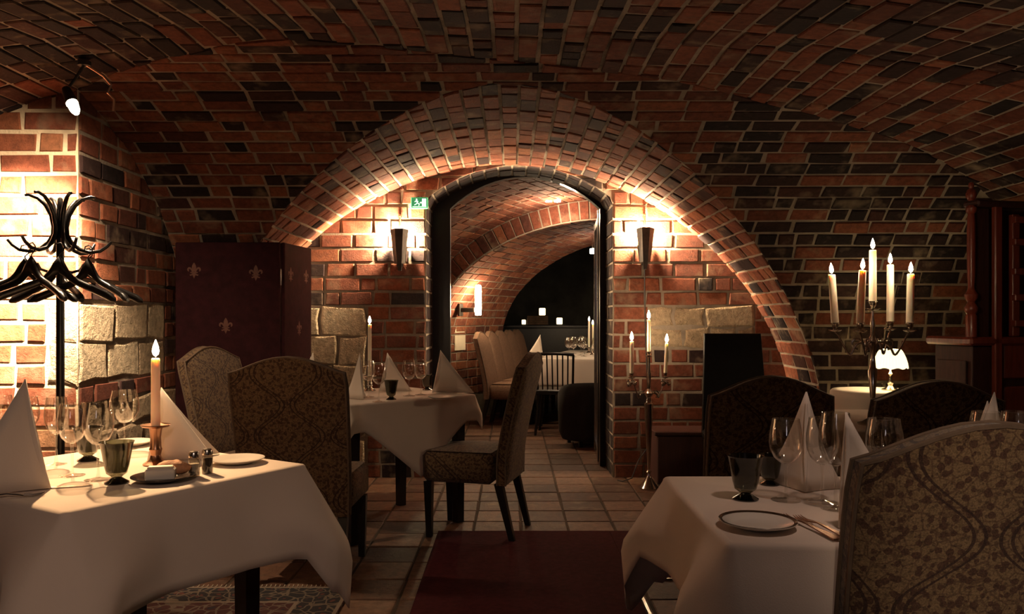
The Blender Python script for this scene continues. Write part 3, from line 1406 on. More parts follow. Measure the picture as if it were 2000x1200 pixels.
def cloth_mesh(hx, hy, z, drop, tip=None, rc=0.014, flare=0.06, corner=0.6, amp=0.012, seed=0, nring=9, cflare=0.10):
    """cloth over a rectangular top: flat top, rounded edge and hanging sides that fold at the corners.
    drop: overhang per side (front -y, right +x, back +y, left -x); tip: extra drop at the middle of a side"""
    r = random.Random(seed)
    ph = [r.uniform(0, 6.28) for _ in range(8)]
    sides = [((-hx, -hy), (hx, -hy), (0, -1)), ((hx, -hy), (hx, hy), (1, 0)), ((hx, hy), (-hx, hy), (0, 1)), ((-hx, hy), (-hx, -hy), (-1, 0))]
    per = []
    tip = tip or (0, 0, 0, 0)
    for k, (a, b, nrm) in enumerate(sides):
        L = hypot(b[0] - a[0], b[1] - a[1])
        ns = max(12, int(L / 0.035))
        for i in range(ns + 1):
            s = i / ns
            q = rc / L
            ss = q + (1 - 2 * q) * s
            p = (a[0] + (b[0] - a[0]) * ss, a[1] + (b[1] - a[1]) * ss)
            e = min(s, 1 - s) * L
            near = max(0.0, 1 - e / 0.24)
            d = drop[k] + tip[k] * (1 - abs(2 * s - 1)) ** 1.1 + (drop[k] * corner * 0.55) * max(0.0, 1 - e / 0.075)
            per.append((p, nrm, d, near, s * L + 3.1 * k, k))
        # corner arc
        nk = sides[(k + 1) % 4][2]
        cx = b[0] - (nrm[0] * rc if nrm[0] else 0) - (nk[0] * rc if nk[0] else 0)
        cy = b[1] - (nrm[1] * rc if nrm[1] else 0) - (nk[1] * rc if nk[1] else 0)
        dm = (drop[k] + drop[(k + 1) % 4]) / 2
        for i in range(1, 8):
            w = i / 8 * pi / 2
            n2 = (nrm[0] * cos(w) + nk[0] * sin(w), nrm[1] * cos(w) + nk[1] * sin(w))
            b2 = sin(2 * w)
            per.append(((cx + n2[0] * rc, cy + n2[1] * rc), n2, dm * (1 + corner * (0.55 + 0.45 * b2 ** 2)), 1.0, 0.0, -1))
    n = len(per)
    vs, f = [], []
    rings = []
    er = 0.012
    prof = [(-0.008, 0), (0.0, -0.002), (0.005, -0.006), (0.007, -0.012)]
    for (o, dz) in prof:
        ring = []
        for (p, nr, d, near, s, k) in per:
            ring.append((p[0] + nr[0] * o, p[1] + nr[1] * o, z + dz))
        rings.append(ring)
    for j in range(1, nring + 1):
        t = j / nring
        ring = []
        for (p, nr, d, near, s, k) in per:
            rip = amp * t * (sin(s * 9 + ph[k % 4]) + 0.6 * sin(s * 17 + ph[(k + 4) % 8])) if k >= 0 else 0.0
            out = 0.006 + flare * (t ** 0.9) * (d / 0.3) + cflare * near * (t / 0.6 if t < 0.6 else 1 - 0.9 * (t - 0.6)) + rip
            zz = max(0.02, z - 0.012 - (d - 0.012) * t)
            ring.append((p[0] + nr[0] * out, p[1] + nr[1] * out, zz))
        rings.append(ring)
    for ring in rings:
        vs += ring
    for j in range(len(rings) - 1):
        for i in range(n):
            k = (i + 1) % n
            f.append((j * n + k, j * n + i, (j + 1) * n + i, (j + 1) * n + k))
    f.append(tuple(range(n)))
    mb = MB()
    mb.add(vs, f)
    return mb


def make_table(label, cx, cy, rot, hx, hy, group, leg_in=0.06, top=0.745, base=0.0, round_=False):
    t = thing('dining_table', label, 'table', (cx, cy, FZ + base), rot, group)
    m = MB()
    m.box((0, 0, top - FZ - base - 0.0155), (hx * 2 - 0.012, hy * 2 - 0.012, 0.027), 0, 0.004)
    obj('tabletop', m, 'dark_wood', t, 0)
    a = MB()
    for sx, sy, lx, ly in ((0, 1, hx * 2 - .2, .02), (0, -1, hx * 2 - .2, .02), (1, 0, .02, hy * 2 - .2), (-1, 0, .02, hy * 2 - .2)):
        a.box((sx * (hx - .075), sy * (hy - .075), top - FZ - base - 0.07), (lx, ly, 0.08))
    obj('apron', a, 'black_wood', t, 0)
    for sx in (-1, 1):
        for sy in (-1, 1):
            l = MB()
            l.quadbar((sx * (hx - leg_in - .01), sy * (hy - leg_in - .01), 0), (sx * (hx - leg_in - .01), sy * (hy - leg_in - .01), top - FZ - base - .029), .046, .056)
            obj('leg', l, 'black_wood', t, 0)
    return t


TZ = 0.7525   # top of a tablecloth


def lay_cloth(label, cx, cy, rot, hx, hy, drop, group=None, **kw):
    o = obj('tablecloth', cloth_mesh(hx, hy, TZ - 0.001, drop, **kw), 'linen', None, 60, (cx, cy, 0), solid=0.0015)
    o.rotation_euler = (0, 0, rot)
    return tag(o, label, 'tablecloth', group)


def napkin(label, x, y, rot, h=0.25, wl=0.17, wr=0.17, half=40, group='folded napkins', z=TZ, lean=0.05, fold=True):
    """linen napkin folded to a standing point: two wings that meet in a front crease"""
    t = thing('folded_napkin', label, 'napkin', (x, y, z), rot, group)
    for nm, sc, back in ((('outer_fold'), 1.0, 0.0), ('inner_fold', 0.90, 0.016)):
        if nm == 'inner_fold' and not fold:
            continue
        mb = MB()
        apex = Vector((0, lean + back, h * sc))
        foot = Vector((0, back, 0.0))
        n = 7
        for sgn, w in ((-1, wl * sc), (1, wr * sc)):
            a = radians(half)
            end = Vector((sgn * w * sin(a), w * cos(a) + back, 0.0))
            nrm = (end - foot).cross(apex - foot).normalized() * sgn
            vs, f, idx = [], [], {}
            for i in range(n + 1):
                for j in range(n + 1 - i):
                    u, v = i / n, j / n
                    p = foot + (apex - foot) * u + (end - foot) * v
                    bulge = 0.010 * sin(pi * v) * (1 - u) + 0.006 * sin(pi * u)
                    p = p - nrm * bulge * (1 if nm == 'outer_fold' else 0.5)
                    if u > 0 and v > 0 and abs(u + v - 1) < 1e-6:
                        p = p + Vector((0, 0, -0.008 * sin(pi * u)))
                    idx[(i, j)] = len(vs)
                    vs.append(p)
            for i in range(n):
                for j in range(n - i):
                    f.append((idx[(i, j)], idx[(i, j + 1)], idx[(i + 1, j)]))
                    if (i + 1, j + 1) in idx:
                        f.append((idx[(i, j + 1)], idx[(i + 1, j + 1)], idx[(i + 1, j)]))
            if sgn > 0:
                f = [tuple(reversed(q)) for q in f]
            mb.add(vs, f)
        o = obj(nm, mb, 'napkin_cloth', t, 30)
        md = o.modifiers.new('thickness', 'SOLIDIFY')
        md.thickness = 0.005
        md.offset = 0
        o.location = (0, 0, 0.003)
    return t


def wine_glass(label, x, y, h=0.20, group='wine glasses', z=TZ, k=1.0, parts=True, cat='wine glass'):
    t = thing('wine_glass', label, cat, (x, y, z), 0, group)
    s = h / 0.21
    b = MB()
    b.lathe([(0.004 * k, 0.094 * s), (0.016 * k, 0.098 * s), (0.029 * k, 0.111 * s), (0.038 * k, 0.131 * s), (0.0405 * k, 0.150 * s), (0.039 * k, 0.172 * s), (0.0345 * k, 0.197 * s), (0.0325 * k, 0.21 * s),
             (0.0312 * k, 0.2095 * s), (0.033 * k, 0.197 * s), (0.0375 * k, 0.172 * s), (0.039 * k, 0.150 * s), (0.0365 * k, 0.132 * s), (0.028 * k, 0.1125 * s), (0.015 * k, 0.1005 * s), (0.0005, 0.098 * s)], 24, cap=False)
    obj('bowl', b, 'glass', t, 60)
    m = MB()
    m.lathe([(0.0065, 0.006 * s), (0.0042, 0.02 * s), (0.0036, 0.05 * s), (0.0040, 0.085 * s), (0.0065, 0.0945 * s)], 10)
    obj('stem', m, 'glass', t, 60)
    m = MB()
    m.lathe([(0.0, 0.0), (0.035 * k, 0.0), (0.036 * k, 0.0016), (0.022 * k, 0.0035), (0.007, 0.0075 * s), (0.0, 0.0085 * s)], 24, cap=False)
    obj('foot', m, 'glass', t, 60)
    return t


def goblet(label, x, y, h=0.11, group='smoky green water goblets', k=1.0):
    t = thing('water_goblet', label, 'goblet', (x, y, TZ), 0, group)
    s = h / 0.11
    b = MB()
    b.lathe([(0.012 * k, 0.016 * s), (0.026 * k, 0.027 * s), (0.031 * k, 0.045 * s), (0.037 * k, 0.08 * s), (0.0425 * k, 0.106 * s), (0.045 * k, 0.11 * s), (0.0425 * k, 0.1095 * s), (0.0355 * k, 0.08 * s), (0.0292 * k, 0.045 * s), (0.024 * k, 0.030 * s), (0.0005, 0.026 * s)], 24, cap=False)
    obj('cup', b, 'smoked_glass', t, 60)
    m = MB()
    m.lathe([(0.0, 0.0), (0.031 * k, 0.0), (0.032 * k, 0.003), (0.022 * k, 0.009 * s), (0.0135 * k, 0.015 * s), (0.0125 * k, 0.0155 * s), (0.0, 0.0155 * s)], 24, cap=False)
    obj('foot', m, 'smoked_foot', t, 60)
    return t


def plate(label, x, y, r=0.078, group=None, mat='porcelain', band=False, z=TZ):
    t = thing('side_plate', label, 'plate', (x, y, z), 0, group)
    m = MB()
    m.lathe([(0.0, 0.0005), (r * 0.55, 0.0005), (r * 0.60, 0.003), (r * 0.96, 0.0125), (r, 0.0145), (r * 1.0, 0.0165), (r * 0.95, 0.0155), (r * 0.64, 0.0065), (r * 0.58, 0.0048), (0.0, 0.0045)], 36, cap=False)
    obj('dish', m, mat, t, 50)
    if band:
        m = MB()
        m.lathe([(r * 0.90, 0.0146), (r * 0.90, 0.0152), (r * 0.985, 0.0172), (r * 0.995, 0.0164)], 36, cap=False)
        obj('rim_band', m, 'rim_band', t, 50)
    return t


def flame_mesh(h=0.034, r=0.0075):
    m = MB()
    m.lathe([(0.0012, 0.0), (r * 0.75, h * 0.14), (r, h * 0.32), (r * 0.8, h * 0.55), (r * 0.42, h * 0.8), (0.0004, h)], 10)
    return m


FL = {}


def candle(label, x, y, z, h, r=0.0115, group=None, tilt=(0, 0), fl=0.046):
    t = thing('taper_candle', label, 'candle', (x, y, z), 0, group)
    t.rotation_euler = (tilt[0], tilt[1], 0)
    m = MB()
    m.lathe([(r * 0.98, 0), (r, 0.01), (r * 0.96, h * 0.6), (r * 0.93, h - 0.004), (r * 0.8, h), (r * 0.45, h - 0.004), (0.0, h - 0.005)], 16)
    obj('wax', m, 'wax', t, 50)
    w = MB()
    w.tube([(0, 0, h - 0.006), (0.0005, 0, h + 0.004), (0.0015, 0, h + 0.010)], 0.0012, 6)
    obj('wick', w, 'cord_black', t)
    f = obj('flame', flame_mesh(fl, fl * 0.20), 'flame', t, 60)
    f.location = (0, 0, h + 0.005)
    return t


def cup_profile(k=1.0, ch=0.04, pr=0.028):
    """drip pan with candle cup above it, z = 0 at the pan's underside"""
    return [(0.004 * k, 0.0), (pr * 0.7, 0.003), (pr, 0.008), (pr * 0.98, 0.010), (pr * 0.6, 0.008), (0.008 * k, 0.010), (0.0075 * k, 0.014), (0.013 * k, 0.022), (0.0145 * k, ch - 0.006), (0.020 * k, ch - 0.002), (0.020 * k, ch), (0.0135 * k, ch), (0.0, ch - 0.001)]


def candelabrum(name, label, x, y, z0, base_r, knob_z, col0, col1, r0, r1, hub_z, outs, centre_z, mat='silver', pan=0.028):
    """outs: list of (dx, dy, cup top z) for the arms, all heights absolute above z0"""
    t = thing(name, label, 'candelabrum', (x, y, z0), 0)
    b = MB()
    b.lathe([(0.0, 0.0), (base_r, 0.0), (base_r * 1.02, 0.006), (base_r * 0.72, knob_z * 0.28), (base_r * 0.34, knob_z * 0.62), (r0 * 0.8, knob_z * 0.85), (r0 * 0.8, knob_z - 0.012), (r0 * 1.7, knob_z), (r0 * 0.8, knob_z + 0.013)], 28)
    obj('foot', b, mat, t, 40)
    c = MB()
    c.lathe([(r0 * 0.8, knob_z + 0.012), (r0, col0), (r0 * 0.7 + r1 * 0.3, col0 + (col1 - col0) * 0.35), (r1, col1 - 0.01), (r1 * 0.7, col1), (r1 * 0.45, col1 + (hub_z - col1) * 0.5), (r1 * 0.9, hub_z - 0.012), (r1 * 1.25, hub_z), (r1 * 0.8, hub_z + 0.014), (r1 * 0.4, hub_z + 0.03),
             (r1 * 0.55, hub_z + (centre_z - hub_z) * 0.45), (r1 * 0.3, hub_z + (centre_z - hub_z) * 0.6), (r1 * 0.3, centre_z - 0.042)], 24, flute=8, famp=0.03)
    obj('stem', c, mat, t, 40)
    cu = MB()
    cu.lathe([(r, z + centre_z - 0.04) for r, z in cup_profile(1.0, 0.04, pan)], 20)
    obj('candle_cup', cu, mat, t, 40)
    for (dx, dy, ct) in outs:
        a = atan2(dy, dx)
        R_ = hypot(dx, dy)
        pts = []
        for k in range(17):
            s = k / 16
            rr = R_ * (0.10 + 0.90 * s) + 0.012 * sin(2 * pi * s)
            zz = hub_z + (ct - 0.04 - hub_z) * s ** 2.2 - 0.055 * sin(pi * min(1, s * 1.08)) * (1 if s < 0.93 else 0.6) + 0.03 * sin(2 * pi * s)
            pts.append((rr * cos(a), rr * sin(a), zz))
        pts.append((dx, dy, ct - 0.038))
        arm = MB()
        arm.tube(pts, [0.0062] * 6 + [0.005] * 6 + [0.0042] * 6, 8)
        # scroll on the arm
        sc = []
        for k in range(14):
            w = -pi / 2 + k / 13 * 1.6 * pi
            q = 0.026 * (1 - 0.035 * k)
            sc.append(((R_ * 0.40 + q * cos(w)) * cos(a), (R_ * 0.40 + q * cos(w)) * sin(a), hub_z - 0.006 + q * sin(w)))
        arm.tube(sc, [0.0045] * 10 + [0.003] * 4, 6)
        o = obj('arm', arm, mat, t, 50)
        cu = MB()
        cu.lathe([(r, z + ct - 0.04) for r, z in cup_profile(0.95, 0.04, pan * 0.9)], 20, (dx, dy, 0))
        obj('candle_cup', cu, mat, t, 40)
    return t


def candlestick(label, x, y, h, mat='old_brass', group=None, z=TZ):
    t = thing('candlestick', label, 'candlestick', (x, y, z), 0, group)
    b = MB()
    b.lathe([(0.0, 0.0), (0.036, 0.0), (0.037, 0.004), (0.028, 0.010), (0.018, 0.018), (0.0145, 0.03)], 24)
    obj('base', b, mat, t, 40)
    s = MB()
    s.lathe([(0.0145, 0.028), (0.0175, h * 0.36), (0.019, h * 0.4), (0.0165, h * 0.45), (0.0155, h * 0.7), (0.018, h * 0.9), (0.020, h - 0.006)], 20)
    obj('stem', s, mat, t, 40)
    d = MB()
    d.lathe([(0.012, h - 0.008), (0.038, h - 0.003), (0.043, h + 0.002), (0.042, h + 0.004), (0.018, h), (0.0, h)], 28)
    obj('drip_pan', d, mat, t, 40)
    return t


def cutlery_fork(label, x, y, rot, mat='steel', group='cutlery', z=TZ):
    t = thing('fork', label, 'fork', (x, y, z), rot, group)
    m = MB()
    # handle along -y, tines along +y
    st = [(-0.105, 0.0095, 0.004), (-0.095, 0.0105, 0.0045), (-0.03, 0.0045, 0.006), (0.02, 0.0032, 0.009), (0.045, 0.006, 0.006), (0.058, 0.011, 0.004)]
    vs, f = [], []
    for (yy, w, zz) in st:
        vs += [(-w, yy, zz), (w, yy, zz), (w, yy, zz + 0.0028), (-w, yy, zz + 0.0028)]
    for i in range(len(st) - 1):
        a = i * 4
        for k in range(4):
            l = (k + 1) % 4
            f.append((a + k, a + l, a + 4 + l, a + 4 + k))
    f += [(3, 2, 1, 0), tuple(len(st) * 4 - 4 + k for k in range(4))]
    m.add(vs, f)
    obj('handle', m, mat, t, 35)
    ti = MB()
    for k in range(4):
        xx = -0.0088 + k * 0.00587
        ti.tube([(xx, 0.056, 0.0055), (xx, 0.075, 0.0035), (xx, 0.095, 0.005), (xx, 0.104, 0.0075)], [0.0016, 0.0015, 0.0013, 0.0006], 5)
    obj('tines', ti, mat, t, 50)
    return t


def cutlery_knife(label, x, y, rot, mat='steel', group='cutlery', z=TZ):
    t = thing('knife', label, 'knife', (x, y, z), rot, group)
    m = MB()
    st = [(-0.11, 0.008, 0.0035), (-0.10, 0.0095, 0.004), (-0.04, 0.006, 0.0045), (0.0, 0.0045, 0.0045)]
    vs, f = [], []
    for (yy, w, h) in st:
        vs += [(-w, yy, 0.0006), (w, yy, 0.0006), (w, yy, 0.0006 + h), (-w, yy, 0.0006 + h)]
    for i in range(len(st) - 1):
        a = i * 4
        for k in range(4):
            l = (k + 1) % 4
            f.append((a + k, a + l, a + 4 + l, a + 4 + k))
    f += [(3, 2, 1, 0), tuple(len(st) * 4 - 4 + k for k in range(4))]
    m.add(vs, f)
    obj('handle', m, mat, t, 35)
    b = MB()
    b.prism([(-0.0045, -0.002), (0.0045, -0.002), (0.010, 0.02), (0.0105, 0.085), (0.004, 0.112), (-0.004, 0.115)], 'z', 0.001, 0.003)
    obj('blade', b, mat, t, 0)
    return t


def loop_copy(proto, rows, group):
    """rows: (x, y, rotz, label)"""
    for (x, y, rz, lab) in rows:
        dup(proto, (x, y, proto.location.z), rz, lab, group)
# ------------------------------------------------------------------ carpets
rug = MB()
rug.box((0, 0, 0.005), (1.70, 2.60, 0.009), 0, 0.003)
rug_o = thing('patterned_rug', 'dark red oriental rug with floral border under the left table', 'rug', (-1.55, 2.30, FZ), 0)
obj('pile', rug, 'rug', rug_o, 0)
fr = MB()
for sy in (-1, 1):
    for k in range(84):
        x = -0.84 + k * 0.02
        fr.tube([(x, sy * 1.30, 0.005), (x + 0.003, sy * 1.325, 0.003), (x - 0.002, sy * 1.35, 0.001)], 0.0022, 4)
fo = obj('fringe', fr, 'paper', rug_o, 0)
fo['kind'] = 'stuff'
RZ = 0.0095  # rug thickness

rn = MB()
rn.box((0.065, 0.95, FZ + 0.004), (0.95, 7.2, 0.007), 0, 0.002)
rn.box((0.77, 4.14, FZ + 0.004), (0.46, 0.82, 0.007), 0, 0.002)
tag(obj('red_runner_carpet', rn, 'runner', None, 0), 'plain dark red carpet runner on the tiles leading to the doorway', 'carpet')
st = MB()
st.box((0.77, 3.718, FZ + 0.0045), (0.46, 0.012, 0.008))
st.box((0.552, 2.5, FZ + 0.0045), (0.012, 2.43, 0.008))
tag(obj('carpet_edge_strip', st, 'steel', None, 0), 'thin bright metal edging strip along the red carpet beside the right table', 'edging strip')
th = MB()
th.box((0.30, 8.20, FZ + 0.004), (1.6, 0.03, 0.007))
tag(obj('threshold_strip', th, 'steel', None, 0), 'pale metal threshold strip on the floor beyond the doorway', 'threshold')

# ------------------------------------------------------------------ left table and its setting
e1 = Vector((0.535, 0.845, 0))
TLr = atan2(0.845, 0.535) - pi / 2       # local +y runs along the side that faces the aisle
TLx, TLy = 0.80, 0.74
tl_front = Vector((-1.028, 1.88, 0))
n2 = Vector((-0.845, 0.535, 0))
tlc = tl_front + e1 * (TLy / 2) + n2 * (TLx / 2)
make_table('dark-legged table at the left under a white cloth, nearest the camera', tlc.x, tlc.y, TLr, TLx / 2, TLy / 2, None, base=RZ, leg_in=0.11)
lay_cloth('white cloth on the front left table with long hanging corners', tlc.x, tlc.y, TLr, TLx / 2, TLy / 2, (0.24, 0.25, 0.24, 0.24), corner=0.85, flare=0.045, cflare=0.10, seed=2, amp=0.006)

napkin('large folded white napkin at the left picture edge on the front left table', -1.20, 2.13, radians(100), 0.285, 0.22, 0.22, 26, 'folded napkins', lean=0.06)
napkin('pink-lit folded white napkin behind the brass candlestick', -1.135, 2.55, radians(-72), 0.225, 0.22, 0.21, 18, 'folded napkins', lean=0.04)
for lab, px, py, h, k in (
        ('slim wine glass beside the large napkin, leftmost of its group', 110, 908, 0.205, 0.85),
        ('wine glass in front of the coat stand pole on the left table', 141, 930, 0.205, 0.95),
        ('wine glass standing just left of the front smoky goblet', 192, 938, 0.215, 1.0),
        ('wide-bowled wine glass behind the front smoky goblet', 243, 878, 0.20, 1.18)):
    x, d = on(px, py, TZ)
    wine_glass(lab, x, d, h, 'wine glasses on the left table', k=k)
for lab, px, py in (('empty wine glass at the far left corner of the left table', 52, 890), ('second empty wine glass at the left picture edge', 2, 884)):
    x, d = on(px, py, TZ)
    wine_glass(lab, x, d, 0.19, 'wine glasses on the left table', k=0.95)
x, d = on(228, 944, TZ)
goblet('grey-green smoked glass goblet at the front of the left table', x, d, 0.112)
x, d = on(172, 900, TZ)
goblet('smoked glass goblet behind the wine glasses on the left table', x, d, 0.105)
x, d = on(304, 908, TZ)
candlestick('tarnished brass candlestick on the left table', x, d, 0.118)
candle('tall lit white candle in the brass candlestick on the left table', x, d, TZ + 0.118, 0.205, 0.0135, 'lit taper candles', fl=0.052)
x, d = on(318, 940, TZ)
plate('small black glazed plate with bread on the left table', x, d, 0.082, None, 'black_glaze')
bt = thing('butter_dish', 'square white butter dish on the small black plate', 'butter dish', (x + 0.006, d - 0.028, TZ + 0.009))
m = MB()
m.box((0, 0, 0.016), (0.075, 0.038, 0.031), 0.25, 0.004)
obj('dish', m, 'porcelain', bt, 0)
m = MB()
m.box((0, 0, 0.034), (0.064, 0.028, 0.006), 0.25, 0.002)
obj('butter', m, 'butter', bt, 0)
br = MB()
br.sphere((0, 0, 0.020), (0.048, 0.030, 0.021), 16, 10)
for i, v in enumerate(br.v):
    w = 1 + 0.05 * sin(v[0] * 160) * sin(v[1] * 140)
    br.v[i] = (v[0] * w, v[1] * w, max(0.002, v[2] * w))
tag(obj('bread_roll', br, 'bread', None, 60, (x + 0.018, d + 0.024, TZ + 0.012)), 'oval bread roll behind the butter dish on the black plate', 'bread roll')
for lab, nm, px, py, cap_m, fill in (('glass salt shaker with metal cap beside the bread plate', 'salt_shaker', 379, 931, 'steel', 'salt'), ('dark pepper shaker with metal cap beside the salt shaker', 'pepper_shaker', 405, 925, 'steel', 'pepper')):
    x, d = on(px, py, TZ)
    t = thing(nm, lab, 'shaker', (x, d, TZ), 0.3, 'salt and pepper shakers')
    m = MB()
    m.lathe([(0.0, 0.001), (0.0155, 0.001), (0.0162, 0.004), (0.0150, 0.05), (0.0135, 0.056)], 16, cap=False)
    obj('jar', m, 'shaker_glass', t, 50)
    m = MB()
    m.lathe([(0.0135, 0.003), (0.0142, 0.02), (0.0138, 0.036 if fill == 'salt' else 0.044)], 14)
    obj('contents', m, fill, t, 50)
    m = MB()
    m.lathe([(0.0150, 0.054), (0.0152, 0.064), (0.012, 0.070), (0.0, 0.072)], 16)
    obj('cap', m, cap_m, t, 50)
x, d = on(463, 905, TZ)
plate('empty white side plate at the right corner of the left table', x, d, 0.082, 'white side plates')
x, d = on(262, 880, TZ)
plate('white side plate hidden behind the candlestick', x - 0.06, d + 0.10, 0.075, 'white side plates')
x, d = on(85, 955, TZ)
cutlery_knife('table knife lying before the large napkin on the left table', x, d, radians(-70))
x, d = on(40, 972, TZ)
cutlery_fork('fork lying before the large napkin on the left table', x - 0.05, d - 0.012, radians(-70))

# ------------------------------------------------------------------ far left table
f1 = Vector((0.736, 0.677, 0))
f2v = Vector((-0.677, 0.736, 0))
FX, FY = 0.85, 0.72
fc = Vector((-0.84, 4.20, 0)) + f1 * (FX / 2) + f2v * (FY / 2)
FR = atan2(0.677, 0.736)
make_table('dark-legged table in the middle under a white cloth, before the folding screen', fc.x, fc.y, FR, FX / 2, FY / 2, None)
lay_cloth('white cloth on the middle table with one corner hanging as a point', fc.x, fc.y, FR, FX / 2, FY / 2, (0.10, 0.12, 0.10, 0.10), None, tip=(0.32, 0.05, 0.3, 0.2), corner=0.9, flare=0.03, cflare=0.03, seed=5, amp=0.005)
napkin('folded napkin with two upright folds, left on the middle table', -0.80, 4.42, radians(35), 0.245, 0.13, 0.14, 30, 'folded napkins')
napkin('folded napkin between the two pairs of glasses on the middle table', -0.80, 4.93, radians(-72), 0.23, 0.19, 0.20, 22, 'folded napkins')
napkin('folded napkin at the right corner of the middle table', -0.47, 4.82, radians(-75), 0.25, 0.22, 0.25, 20, 'folded napkins')
napkin('folded napkin peeping out behind the broad chair on the middle table', -1.13, 4.80, radians(60), 0.235, 0.15, 0.15, 30, 'folded napkins')
for lab, px, py in (('wine glass nearest the chair back on the middle table', 740, 785), ('wine glass behind the front one on the middle table', 719, 776),
                    ('left one of the pair of wine glasses by the right napkin', 799, 774), ('right one of the pair of wine glasses by the right napkin', 822, 772)):
    x, d = on(px, py, TZ)
    wine_glass(lab, x, d, 0.205, 'wine glasses on the middle table', k=0.98)
for lab, px, py, h in (('smoky tumbler-shaped goblet on the middle table', 764, 781, 0.105), ('dark goblet half behind the right napkin on the middle table', 834, 762, 0.09)):
    x, d = on(px, py, TZ)
    goblet(lab, x, d, h, k=0.9)
x, d = on(722, 764, TZ)
candlestick('low candlestick behind the glasses on the middle table', x, d, 0.09, 'silver')
candle('lit candle standing among the glasses on the middle table', x, d, TZ + 0.09, 0.315, 0.0115, 'lit taper candles')
x, d = on(900, 778, TZ)
plate('white side plate before the right napkin on the middle table', x - 0.10, d - 0.06, 0.075, 'white side plates')

# ------------------------------------------------------------------ chairs on the left
make_chair('broad upholstered chair seen from behind, left of the middle table', (-0.97, 3.90), (0.03, 1.0), 'upholstered dining chairs', w=0.50, top=1.02)
make_chair('upholstered chair before the folding screen, seen from its side', (-1.36, 4.43), (0.95, -0.30), 'upholstered dining chairs', w=0.46, top=1.03)
make_chair('upholstered chair seen in profile at the right end of the middle table', (-0.21, 4.59), (-0.97, 0.24), 'upholstered dining chairs', w=0.44, top=1.0)

# ------------------------------------------------------------------ coat stand and hangers
cs_x, cs_y = -1.93, 3.5
cst = thing('coat_stand', 'black bentwood coat stand before the lit brick pier', 'coat stand', (cs_x, cs_y, FZ + RZ), 0)
m = MB()
m.lathe([(0.017, 0.02), (0.0175, 0.5), (0.0165, 1.2), (0.0155, 1.62), (0.010, 1.69), (0.0, 1.70)], 16)
obj('pole', m, 'black_wood', cst, 50)
for k in range(4):
    a = k * pi / 2 + 0.4
    m = MB()
    pts = []
    for i in range(13):
        s = i / 12
        rr = 0.018 + 0.25 * s
        zz = 0.46 * (1 - s) ** 2.2 + 0.012 + 0.03 * sin(pi * s)
        pts.append((rr * cos(a), rr * sin(a), zz))
    m.tube(pts, 0.012, 8)
    obj('foot', m, 'black_wood', cst, 50)
m = MB()
m.tube([(0.17 * cos(w / 20 * 2 * pi), 0.17 * sin(w / 20 * 2 * pi), 0.30) for w in range(21)], 0.008, 6)
obj('ring', m, 'black_wood', cst, 50)
for k in range(6):
    a = k * pi / 3 + 0.28
    m = MB()
    # C-shaped double hook: upper prong, waist at the pole, lower prong that turns up
    prof = [(0.135, 1.700), (0.120, 1.703), (0.085, 1.690), (0.055, 1.66), (0.034, 1.62), (0.024, 1.57), (0.026, 1.535), (0.045, 1.50), (0.075, 1.475), (0.115, 1.463), (0.155, 1.470), (0.182, 1.49), (0.200, 1.512)]
    m.tube([(r * cos(a), r * sin(a), z) for r, z in prof], [0.006, 0.007, 0.008, 0.009, 0.010, 0.0105, 0.0105, 0.010, 0.009, 0.0085, 0.008, 0.007, 0.006], 8)
    obj('hook', m, 'black_wood', cst, 50)
for k in range(3):
    a = k * 2 * pi / 3
    m = MB()
    m.tube([(0.014 * cos(a), 0.014 * sin(a), 1.385), (0.05 * cos(a), 0.05 * sin(a), 1.375), (0.085 * cos(a), 0.085 * sin(a), 1.385), (0.10 * cos(a), 0.10 * sin(a), 1.41)], 0.006, 6)
    obj('peg', m, 'black_wood', cst, 50)


def hanger(label, x, y, z, rot):
    t = thing('coat_hanger', label, 'coat hanger', (x, y, z), rot, 'black wooden coat hangers')
    m = MB()
    st = []
    for i in range(25):
        s = -1 + 2 * i / 24
        a = abs(s)
        xx = 0.225 * s
        zz = -0.100 * a ** 1.1 + 0.045 * exp(-(s / 0.15) ** 2)
        yy = -0.055 * a * a
        hh = 0.015 + 0.022 * exp(-(s / 0.15) ** 2) + 0.004 * a
        ww = 0.010 + 0.012 * a + 0.008 * exp(-(s / 0.15) ** 2)
        if i in (0, 24):
            hh *= 0.5
            ww *= 0.5
        st.append((xx, yy, zz, ww, hh))
    vs, f = [], []
    n = 8
    for (xx, yy, zz, ww, hh) in st:
        for k in range(n):
            w = 2 * pi * k / n
            vs.append((xx, yy + ww * cos(w), zz + hh * sin(w)))
    for j in range(len(st) - 1):
        for k in range(n):
            l = (k + 1) % n
            f.append((j * n + k, j * n + l, (j + 1) * n + l, (j + 1) * n + k))
    f += [tuple(range(n)), tuple((len(st) - 1) * n + k for k in range(n - 1, -1, -1))]
    m.add(vs, f)
    obj('shoulder_bar', m, 'black_wood', t, 50)
    h = MB()
    h.tube([(0, 0, 0.05), (0, 0, 0.085), (0.016, 0, 0.10), (0.020, 0, 0.118), (0.006, 0, 0.134), (-0.014, 0, 0.128), (-0.018, 0, 0.112)], 0.0026, 6)
    obj('wire_hook', h, 'iron', t, 50)
    return t


hx = [(-0.115, -0.06, 8, 'black coat hanger hanging at the far left of the coat stand'),
      (-0.035, -0.15, -16, 'black coat hanger hanging front left on the coat stand'),
      (0.075, -0.145, 14, 'black coat hanger hanging front centre on the coat stand'),
      (0.135, -0.03, -10, 'black coat hanger on the right side of the coat stand reaching farthest right'),
      (0.05, 0.13, 22, 'black coat hanger hanging behind the pole of the coat stand'),
      (-0.07, 0.10, -24, 'black coat hanger behind the leftmost one on the coat stand')]
for dx, dy, rz, lab in hx:
    hanger(lab, cs_x + dx, cs_y + dy, FZ + 1.365, radians(rz))

